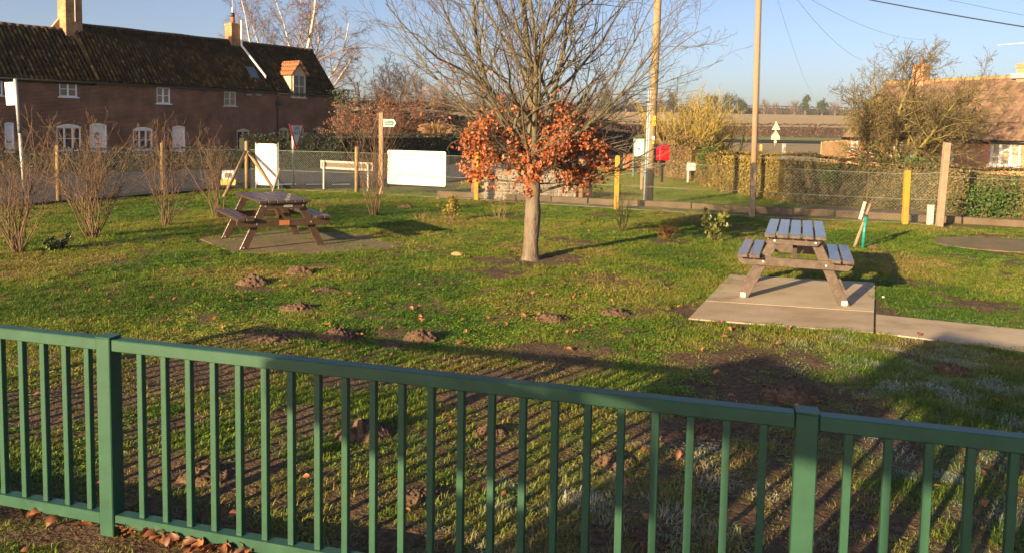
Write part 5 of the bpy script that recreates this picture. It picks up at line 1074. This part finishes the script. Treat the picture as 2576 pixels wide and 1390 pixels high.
# tan ornamental grass clump
g = AT(1100, 372, 41); t = thing('pampas_clump', 'tan fountain-shaped clump of dry ornamental grass behind the beech', 'grass clump', (g[0], g[1], .3)); T = Tubes(); rng = np.random.default_rng(34); H = float(AT(1100, 303, 41)[2]) - .3
for i in range(420):
    a = rng.uniform(0, 6.28); q = rng.uniform(0, 1) ** .6; h = H * rng.uniform(.75, 1.05); T.add([(math.cos(a) * q * .45, math.sin(a) * q * .45, -.3), (math.cos(a) * q * .55, math.sin(a) * q * .5, h * .5), (math.cos(a) * q * .8, math.sin(a) * q * .7, h * .85), (math.cos(a) * q * 1.05, math.sin(a) * q * .9, h * (1 - .18 * q))], [.012, .012, .012, .02], 3)
T.build('blades', mat('straw', [(.30, .17, .08), (.44, .28, .14)], 2, .8, coord='World'), t)
# far hedgerow and trees on the field edge
hedge('field_hedge', 'dark brown hedgerow along the near edge of the ploughed field', [(-60, 143), (0, 143), (40, 144), (90, 146), (160, 150)], 2.1, 1.8, [(.06, .035, .028), (.12, .075, .055), (.18, .12, .08)], 28, 26, .28, grp='field hedgerows', z0=float(zterr(0, 144)), htop=.35)
zf_ = float(zterr(0, 505))
hedge('skyline_hedge', 'far hedge along the top edge of the ploughed field', [(-160, 505), (-40, 505), (60, 505), (160, 505), (300, 505), (420, 505)], [5, 4.2, 4, 4, 3.5, 3.5], 4, [(.035, .03, .022), (.06, .05, .034), (.09, .07, .05)], 29, 2.6, .95, grp='field hedgerows', z0=zf_, htop=.9)
verge = mat('verge_green', [(.11, .16, .03), (.19, .24, .05)], .5, .95, coord='World')
tsheet('far_verge', [(x, 114 + .05 * x) for x in xs] + [(x, 142 + .03 * x) for x in xs], verge, .14)
dg_ = [(.018, .030, .016), (.035, .052, .024), (.06, .08, .036)]; br_ = [(.085, .062, .045), (.13, .098, .07), (.17, .13, .095)]
far = [(1478, 228, 34, br_, 'far brown tree furthest left on the field skyline'), (1520, 222, 30, dg_, 'far dark tree behind the right limbs of the beech'), (1575, 232, 38, br_, 'far bare tree left of the cabled pole'), (1662, 232, 20, br_, 'far brown tree just right of the cabled pole'), (1690, 225, 30, dg_, 'far dark green tree second right of the cabled pole'), (1738, 236, 30, br_, 'far pale bare tree between the dark green skyline trees'), (1790, 238, 34, dg_, 'far round dark tree above the yellow-stemmed shrub'),
       (1832, 232, 36, dg_, 'far pointed dark tree above the yellow-stemmed shrub'), (1866, 244, 28, dg_, 'far small dark tree left of the bare wooden pole'), (1922, 250, 26, br_, 'far brown tree just right of the bare wooden pole'), (1950, 258, 22, br_, 'far low brown tree above the triangular signs'), (1998, 254, 36, br_, 'far broad brown tree right of the triangular signs'), (2025, 236, 20, dg_, 'far tall thin tree on the field skyline'), (2068, 248, 22, dg_, 'far dark tree at the right end of the skyline'), (2100, 258, 34, br_, 'far bare tree beside the lichen-covered tree')]
for i, (px, ytop, wpx, cols, lab) in enumerate(far):
    Yd = 480.0; r9 = np.random.default_rng(120 + i); z0_ = float(zterr(0, Yd)); p = AT(px, 290, Yd); H = float(AT(px, ytop, Yd)[2]) - z0_; Wd = wpx / F * Yd * .5
    t = thing('far_tree', lab, 'tree', (p[0], p[1], z0_), 0, 'far trees along the field skyline'); T = Tubes()
    T.add([(0, 0, -.5), (r9.normal(0, .3), 0, H * .5), (0, 0, H * .9)], [.45, .3, .1], 6)
    dense = cols is dg_; nb = 14
    for k in range(nb): a = r9.uniform(0, 6.28); zz_ = H * r9.uniform(.25, .8); T.add([(0, 0, zz_), (math.cos(a) * Wd * .8, math.sin(a) * Wd * .8, min(H * .97, zz_ + Wd * .7))], [.16, .06], 4)
    T.build('trunk', bareb, t)
    cnt = 1500 if dense else 1100; cl = r9.normal(0, .5, (26, 3)) * [Wd * 1.15, Wd * 1.15, H * .42] + [0, 0, H * .52]; cl[:, 2] = np.clip(cl[:, 2], H * .12, H * .88); cl[:, :2] *= (1.15 - .75 * cl[:, 2:] / H)
    q = cl[r9.integers(0, 26, cnt)] + r9.normal(0, 1, (cnt, 3)) * Wd * (.24 if dense else .32); q[:, 2] = np.clip(q[:, 2], .2, H * 1.02)
    leaves('crown', q, r9.normal(0, 1, (cnt, 3)) + [-.3, -.5, .4], r9.uniform(.5, 1.1, cnt) * (1.0 if dense else .55), mat('far_%s' % ('dark' if dense else 'brown'), cols, .4, .9, tint='geo'), t, r9)

# ================================================================== LAWN DETAIL
clod = mat('mole_soil', [(.06, .036, .021), (.12, .073, .043), (.17, .11, .068)], 18, .98, .7, 60, 'World')
def molehill(label, px, py, wpx, hf=.42, seed=0):
    g = G(px, py); r = wpx / F * g[1] / 2; rng = np.random.default_rng(200 + seed); k = 44; xs_ = np.linspace(-1, 1, k); U, Vv = np.meshgrid(xs_, xs_)
    d = np.sqrt(U ** 2 + (Vv * 1.1) ** 2) + (fbm(U + seed, Vv, 2.0) - .5) * .5; Z = np.clip(1 - d ** 1.7, 0, 1) * r * hf * 1.1
    cl = vnoise(U * 1 + seed, Vv, 7.5); cl2 = vnoise(U + 3, Vv + seed, 14); Z = Z * (.65 + .55 * cl) + (d < .95) * cl2 * r * .13
    Z = np.where(d < 1, Z, -.06); i = np.arange(k * k).reshape(k, k)
    me = mesh_np('molehill', np.stack([U * r, Vv * r * .85, Z - .012 + bumps(np.array([g[0]]), np.array([g[1]]))[0]], -1).reshape(-1, 3), np.stack([i[:-1, :-1], i[:-1, 1:], i[1:, 1:], i[1:, :-1]], -1).reshape(-1, 4))
    t = thing('molehill', label, 'molehill', (g[0], g[1], 0), 0, 'molehills on the lawn'); link('mound', me, clod, t, True)
    mb = MB()
    for j in range(40):
        a = rng.uniform(0, 6.28); q = r * rng.uniform(.2, 1.05); s = r * rng.uniform(.03, .10); zz_ = max(0, (1 - q / r)) * r * hf * .8 + s * .2
        c_ = Vector((math.cos(a) * q, math.sin(a) * q * .85, zz_)); vs = [c_ + Vector(unit(v_) * s * rng.uniform(.7, 1.2)) for v_ in np.array([(1, 0, 0), (-1, 0, 0), (0, 1, 0), (0, -1, 0), (0, 0, 1), (0, 0, -1)], float) + rng.normal(0, .25, (6, 3))]
        mb.add(vs, [(0, 2, 4), (2, 1, 4), (1, 3, 4), (3, 0, 4), (2, 0, 5), (1, 2, 5), (3, 1, 5), (0, 3, 5)])
    q = mb.build('clods', clod, t, True); q['kind'] = 'stuff'
for i, (px, py, wp, hf, lab) in enumerate(((636, 716, 92, .5, 'crumbly brown molehill in the sunlit grass below the dark table'), (752, 688, 72, .42, 'molehill behind and right of the one below the dark table'), (820, 730, 66, .22, 'flat little molehill right of two taller ones below the dark table'), (752, 778, 96, .28, 'low spread molehill left of the railing shadow line'), (850, 846, 104, .42, 'molehill lying across the railing top shadow, left of centre'), (690, 856, 110, .25, 'low molehill left of the one on the railing shadow'), (1056, 850, 98, .42, 'molehill just above the railing shadow at the centre'),
        (1388, 803, 88, .36, 'molehill below the beech trunk'), (1547, 789, 84, .34, 'molehill left of the concrete slab corner'), (1020, 522, 46, .3, 'tiny molehill beside the footpath signpost'), (915, 1095, 150, .5, 'large clotted molehill seen between the railing bars left of centre'), (1232, 1088, 104, .45, 'dark molehill behind the bars at the centre of the railing'), (1545, 1160, 120, .42, 'frosty-edged molehill behind the bars right of centre'), (1060, 1250, 120, .35, 'broken molehill low behind the central bars'), (1790, 1085, 130, .36, 'shaded molehill behind the bars left of the right post'),
        (2395, 930, 100, .4, 'molehill in the roof-shaped shadow at the right'), (1990, 990, 170, .26, 'broad dark frosted molehill in shadow left of the right post'), (520, 1190, 150, .25, 'low spread molehill behind the bars right of the left post'), (1630, 1365, 130, .35, 'molehill at the bottom edge behind the right bars'))):
    molehill(lab, px, py, wp, hf, i)
# stones
def stone(name, label, px, py, s, m, seed):
    g = G(px, py); rng = np.random.default_rng(seed); bm_ = bmesh.new(); bmesh.ops.create_icosphere(bm_, subdivisions=2, radius=1)
    for v_ in bm_.verts: v_.co = Vector((v_.co.x * s[0], v_.co.y * s[1], v_.co.z * s[2])) * (1 + .18 * math.sin(v_.co.x * 5 + seed) * math.cos(v_.co.y * 4 + v_.co.z * 3)); v_.co.z += s[2] * .55
    me = bpy.data.meshes.new(name); bm_.to_mesh(me); bm_.free(); o = link(name, me, m, None, False); o.location = (g[0], g[1], 0); tag(o, label, 'stone')
stone('broken_brick', 'flat orange stone in the grass left of the beech trunk', 1150, 642, (.095, .06, .035), mat('orange_stone', [(.42, .22, .09), (.55, .33, .16)], 9, .9, .4, 40), 1)
stone('white_pebble', 'small white pebble on bare earth right of the concrete slab', 2222, 749, (.017, .017, .017), boardm, 2)
stone('earth_clod', 'brown lump beside the teal tree guard', 2196, 627, (.085, .07, .05), clod, 3)

# ---- grass: tufts scattered over the lawn and verges
src = bpy.data.collections.new('tuft_sources')
def grass_mat(name, cols, fcol=(.58, .64, .70)):
    m = bpy.data.materials.new(name); m.use_nodes = True; n = m.node_tree.nodes; l = m.node_tree.links; b = n['Principled BSDF']; b.inputs['Roughness'].default_value = .55; b.inputs['Specular IOR Level'].default_value = .25
    a = n.new('ShaderNodeAttribute'); a.attribute_type = 'INSTANCER'; a.attribute_name = 'hue'; t = n.new('ShaderNodeAttribute'); t.attribute_name = 'tint'
    mx = n.new('ShaderNodeMix'); mx.data_type = 'FLOAT'; mx.inputs[0].default_value = .42; l.new(a.outputs['Fac'], mx.inputs[2]); l.new(t.outputs['Fac'], mx.inputs[3])
    rp = n.new('ShaderNodeValToRGB'); e_ = rp.color_ramp.elements
    while len(e_) < len(cols): e_.new(.5)
    for i, c_ in enumerate(cols): e_[i].position = .1 + .8 * i / (len(cols) - 1); e_[i].color = (*c_, 1)
    l.new(mx.outputs[0], rp.inputs[0])
    fr = n.new('ShaderNodeAttribute'); fr.attribute_type = 'INSTANCER'; fr.attribute_name = 'frost'; ad = n.new('ShaderNodeMath'); ad.operation = 'MULTIPLY_ADD'; ad.use_clamp = True; l.new(fr.outputs['Fac'], ad.inputs[0]); ad.inputs[1].default_value = 1.1
    t2 = n.new('ShaderNodeMath'); t2.operation = 'MULTIPLY'; l.new(t.outputs['Fac'], t2.inputs[0]); l.new(fr.outputs['Fac'], t2.inputs[1]); m3 = n.new('ShaderNodeMath'); m3.operation = 'MULTIPLY'; l.new(t2.outputs[0], m3.inputs[0]); m3.inputs[1].default_value = .5; ad.inputs[2].default_value = -.12; l.new(m3.outputs[0], ad.inputs[2])
    mc = n.new('ShaderNodeMix'); mc.data_type = 'RGBA'; l.new(ad.outputs[0], mc.inputs[0]); l.new(rp.outputs[0], mc.inputs[6]); mc.inputs[7].default_value = (*fcol, 1)
    l.new(mc.outputs[2], b.inputs['Base Color'])
    tr = n.new('ShaderNodeBsdfTranslucent'); l.new(mc.outputs[2], tr.inputs[0]); ms = n.new('ShaderNodeMixShader'); ms.inputs[0].default_value = .2; l.new(b.outputs[0], ms.inputs[1]); l.new(tr.outputs[0], ms.inputs[2]); l.new(ms.outputs[0], n['Material Output'].inputs[0])
    return m
gmat = grass_mat('grass_blade', [(.045, .10, .015), (.105, .185, .02), (.18, .24, .026), (.25, .23, .055), (.29, .21, .085)])
cmat = grass_mat('clover_leaf', [(.040, .11, .016), (.10, .21, .02), (.185, .285, .026), (.23, .25, .045), (.24, .19, .06)])
def tuft(seed, nb, rad, hgt, bw, kind):
    rng = np.random.default_rng(seed); V = []; Fc_ = []; T = []
    for i in range(nb):
        a = rng.uniform(0, 6.28); q = rad * math.sqrt(rng.uniform(0, 1)); b0 = np.array([math.cos(a) * q, math.sin(a) * q, 0]); la = rng.uniform(0, 6.28); tv = rng.uniform(0, 1)
        if kind == 'grass':
            h = hgt * rng.uniform(.5, 1.15); ln = h * rng.uniform(.5, 1.9); dv = np.array([math.cos(la), math.sin(la), 0]); sd = np.array([-dv[1], dv[0], 0]) * bw * rng.uniform(.6, 1.2)
            k = len(V); V += [b0 - sd - [0, 0, .01], b0 + sd - [0, 0, .01], b0 + dv * ln * .4 + [0, 0, h * .75] - sd * .7, b0 + dv * ln * .4 + [0, 0, h * .75] + sd * .7, b0 + dv * ln + [0, 0, h * .9]]
            Fc_ += [(k, k + 1, k + 3), (k, k + 3, k + 2), (k + 2, k + 3, k + 4)]; T += [tv] * 5
        else:
            h = hgt * rng.uniform(.25, 1); s = bw * rng.uniform(.6, 1.3); dv = np.array([math.cos(la), math.sin(la), rng.normal(0, .3)]); sd = np.array([-dv[1], dv[0], rng.normal(0, .3)]); c_ = b0 + [0, 0, h]; k = len(V)
            V += [c_ - dv * s, c_ + sd * s * .7 + [0, 0, s * .2], c_ + dv * s, c_ - sd * s * .7 + [0, 0, s * .2]]; Fc_ += [(k, k + 1, k + 2), (k, k + 2, k + 3)]; T += [tv] * 4
    me = mesh_np('tuft', np.array(V), np.array(Fc_)); set_tint(me, T); me.materials.append(gmat if kind == 'grass' else cmat)
    o = bpy.data.objects.new('tuft_%02d' % seed, me); src.objects.link(o)
for i in range(5): tuft(i, 70, .085, .016 + .005 * i, .0023, 'grass')
for i in range(5, 8): tuft(i, 60, .085, .015, .0085, 'clover')
ng = bpy.data.node_groups.new('scatter', 'GeometryNodeTree'); ng.interface.new_socket('Geometry', in_out='INPUT', socket_type='NodeSocketGeometry'); ng.interface.new_socket('Geometry', in_out='OUTPUT', socket_type='NodeSocketGeometry')
gi = ng.nodes.new('NodeGroupInput'); go = ng.nodes.new('NodeGroupOutput'); ip = ng.nodes.new('GeometryNodeInstanceOnPoints'); ci = ng.nodes.new('GeometryNodeCollectionInfo')
ci.inputs['Collection'].default_value = src; ci.inputs['Separate Children'].default_value = True; ci.inputs['Reset Children'].default_value = True; ip.inputs['Pick Instance'].default_value = True
def named(nm, ty): q = ng.nodes.new('GeometryNodeInputNamedAttribute'); q.data_type = ty; q.inputs['Name'].default_value = nm; return q.outputs['Attribute']
ng.links.new(gi.outputs[0], ip.inputs['Points']); ng.links.new(ci.outputs[0], ip.inputs['Instance']); ng.links.new(named('idx', 'INT'), ip.inputs['Instance Index']); ng.links.new(named('rot', 'FLOAT_VECTOR'), ip.inputs['Rotation']); ng.links.new(named('scl', 'FLOAT_VECTOR'), ip.inputs['Scale']); ng.links.new(ip.outputs[0], go.inputs[0])
def scatter(name, label, xy, rng, scale, hue, fr, idx, z):
    k = len(xy); me = bpy.data.meshes.new(name); me.vertices.add(k); me.vertices.foreach_set('co', np.column_stack([xy, z]).astype(np.float32).ravel())
    def at(nm, ty, arr, key='value'): a = me.attributes.new(nm, ty, 'POINT'); a.data.foreach_set(key, np.asarray(arr).ravel())
    at('idx', 'INT', idx.astype(np.int32)); at('rot', 'FLOAT_VECTOR', np.column_stack([rng.normal(0, .08, k), rng.normal(0, .08, k), rng.uniform(0, 6.28, k)]).astype(np.float32), 'vector')
    at('scl', 'FLOAT_VECTOR', np.column_stack([scale[0], scale[0], scale[1]]).astype(np.float32), 'vector'); at('hue', 'FLOAT', hue.astype(np.float32)); at('frost', 'FLOAT', fr.astype(np.float32))
    o = link(name, me); md = o.modifiers.new('scatter', 'NODES'); md.node_group = ng; return tag(o, label, 'grass', kind='stuff')
rng = np.random.default_rng(77); pts = []
for y0, y1, den in ((2.3, 5, 330), (5, 8, 300), (8, 12, 260), (12, 17, 170), (17, 24, 110)):
    wx = .70 * y1 + 1.8; area = 2 * wx * (y1 - y0); k = int(area * den); q = np.column_stack([rng.uniform(-wx, wx, k), rng.uniform(y0, y1, k)]); pts.append(q)
xy = np.concatenate(pts); x, y = xy[:, 0], xy[:, 1]
fx = np.array([p[0] for p in FP]); fy = np.array([p[1] for p in FP]); o_ = np.argsort(fx)
fence_y = np.interp(x, np.sort(fx[1:]), fy[1:][np.argsort(fx[1:])], right=16.6)
xj = x + rng.normal(0, .05, len(x)); yj = y + rng.normal(0, .05, len(x))
keep = (y < fence_y + .1) & ~in_poly(xj, yj, slabR) & ~in_poly(xj, yj, path) & ~((in_poly(x + rng.normal(0, .14, len(x)), y + rng.normal(0, .14, len(x)), slabL)) & (rng.random(len(x)) < .86)) & ((((x - roundC[0]) / 1.25) ** 2 + (y - roundC[1]) ** 2) > ROUND_R ** 2) & (np.hypot(x - tb[0], y - tb[1]) > .16)
sl_ = soil(x, y); keep &= rng.random(len(x)) > sl_ * .93
xy = xy[keep]; x, y = xy[:, 0], xy[:, 1]; sl_ = sl_[keep]; k = len(xy)
cl_ = fbm(x + 30, y + 11, .55); clov = (cl_ + rng.normal(0, .13, k) > .59); idx_ = np.where(clov, rng.integers(5, 8, k), rng.integers(0, 5, k))
hue_ = np.clip(.38 + (fbm(x, y + 60, .8) - .5) * 2.3 + (fbm(x + 5, y, 3.) - .5) * .7 + sl_ * .35 + rng.normal(0, .14, k) - clov * .10, 0, 1)
sz = rng.uniform(.75, 1.25, k) * (1 + np.clip((y - 8) / 16, 0, 1) * .45); hz_ = sz * rng.uniform(.55, 1.2, k) * (1 - .4 * sl_)
scatter('lawn_grass', 'short uneven lawn grass and clover with frosted patches', xy, rng, (sz, hz_), hue_, frost(x, y) * rng.uniform(.4, 1, k), idx_, bumps(x, y) - .004)
# verge beyond the fence
V_ = []
for poly, cnt in (([G(1150, 482)[:2], G(1470, 505)[:2], G(1890, 533)[:2], G(2000, 516)[:2], G(1770, 462)[:2], G(1640, 446)[:2], G(1480, 415)[:2], G(1180, 452)[:2]], 9000), ([G(1890, 533)[:2], G(2600, 572)[:2], G(2600, 556)[:2], G(2000, 514)[:2]], 2200), ([G(-60, 540)[:2], G(600, 478)[:2], G(1150, 482)[:2], G(1150, 495)[:2], G(600, 486)[:2], G(-60, 565)[:2]], 2500)):
    poly = np.array(poly); lo, hi = poly.min(0), poly.max(0); q = rng.uniform(lo, hi, (cnt * 3, 2)); q = q[in_poly(q[:, 0], q[:, 1], [tuple(p) for p in poly])][:cnt]; V_.append(q)
xy = np.concatenate(V_); k = len(xy); s_ = rng.uniform(1.1, 1.9, k); scatter('verge_grass', 'rough olive verge grass beyond the wire fence', xy, rng, (s_, s_ * .8), np.clip(.5 + (fbm(xy[:, 0], xy[:, 1], .6) - .5) * 1.2 + rng.normal(0, .15, k), 0, 1), np.zeros(k), rng.integers(0, 5, k), bumps(xy[:, 0], xy[:, 1]))

# ---- fallen leaves
fall = mat('fallen_leaf', [(.10, .042, .022), (.24, .090, .036), (.38, .155, .062)], 4, .6, tint='obj')
def curled_leaf(seed):
    rng = np.random.default_rng(seed); nx_, ny_ = 4, 6; V = []
    cu, tw = rng.uniform(.25, .6), rng.normal(0, .5)
    for j in range(ny_ + 1):
        v_ = j / ny_; w_ = .31 * math.sin(math.pi * min(1, v_ * .94 + .05)) ** .8
        for i in range(nx_ + 1):
            u_ = (i / nx_ - .5) * 2; V.append((u_ * w_, v_ - .5, cu * (u_ * w_ * 1.7) ** 2 + .28 * cu * math.sin(v_ * 3.1) + tw * u_ * w_ * (v_ - .5) * .6 + .03 * math.sin(v_ * 22) * abs(u_)))
    return mesh_np('leaf', np.array(V), np.array([(j * (nx_ + 1) + i, j * (nx_ + 1) + i + 1, (j + 1) * (nx_ + 1) + i + 1, (j + 1) * (nx_ + 1) + i) for j in range(ny_) for i in range(nx_)]))
lms = []
for i in range(6): q = curled_leaf(i); set_tint(q, np.zeros(len(q.vertices))); q.materials.append(fall); q.polygons.foreach_set('use_smooth', np.ones(len(q.polygons), bool)); lms.append(q)
rng = np.random.default_rng(91); gl0 = G(470, 1365)
pile = thing('leaf_pile', 'drift of curled orange beech leaves at the foot of the railing', 'leaf pile', (gl0[0], gl0[1], 0))
def put_leaf(par, p, s, tilt=.5):
    o = link('leaf', lms[rng.integers(0, 6)], None, par); o.location = p; o.scale = (s, s, s); o.rotation_euler = (rng.normal(0, tilt), rng.normal(0, tilt), rng.uniform(0, 6.28))
k = 0
while k < 280:
    px = rng.uniform(60, 640) if rng.random() < .25 else rng.normal(450, 100); lo = 1258 + px * .19; py = lo + abs(rng.normal(0, 20)) + 8
    if py > 1440: continue
    g = G(px, py); put_leaf(pile, (g[0] - gl0[0], g[1] - gl0[1], .026 + .035 * rng.random()), rng.uniform(.05, .08)); k += 1
# scattered over the lawn
tv = []; n_ = 430; P_ = []
while len(P_) < n_:
    if rng.random() < .75: px, py = rng.uniform(150, 2150), rng.normal(745, 75)
    else: px, py = rng.uniform(-50, 2600), rng.uniform(560, 1390)
    if not 560 < py < 1400: continue
    g = G(px, py)
    if in_poly(np.array([g[0]]), np.array([g[1]]), slabR)[0]: continue
    P_.append(g)
Vs, Fs, Ts = [], [], []; nb = 0
for g in P_:
    me_ = lms[rng.integers(0, 6)]; co = np.empty(len(me_.vertices) * 3, np.float32); me_.vertices.foreach_get('co', co); co = co.reshape(-1, 3) * rng.uniform(.04, .066)
    rm = np.array(Matrix.Rotation(rng.uniform(0, 6.28), 3, 'Z') @ Matrix.Rotation(rng.normal(0, .35), 3, 'X') @ Matrix.Rotation(rng.normal(0, .35), 3, 'Y')); co = co @ rm.T + np.array([g[0], g[1], .027 + bumps(np.array([g[0]]), np.array([g[1]]))[0]])
    fi = np.empty(len(me_.loops), np.int32); me_.loops.foreach_get('vertex_index', fi); Vs.append(co); Fs.append(fi.reshape(-1, 4) + nb); Ts += [rng.random()] * len(co); nb += len(co)
me = mesh_np('fallen_leaves', np.concatenate(Vs), np.concatenate(Fs)); set_tint(me, Ts); tag(link('fallen_leaves', me, fall, None, True), 'fallen brown beech leaves scattered over the lawn', 'leaf litter', kind='stuff')

# ================================================================== HAZE
hm = bpy.data.materials.new('winter_haze'); hm.use_nodes = True; hn = hm.node_tree.nodes; hn.remove(hn['Principled BSDF'])
pv = hn.new('ShaderNodeVolumePrincipled'); pv.inputs['Color'].default_value = (.80, .86, .95, 1); pv.inputs['Density'].default_value = HAZE; pv.inputs['Anisotropy'].default_value = 0.0
hm.node_tree.links.new(pv.outputs[0], hn['Material Output'].inputs['Volume'])
tag(MB().box((0, 1310, 13), (3400, 2780, 30)).build('haze', hm), kind='stuff')
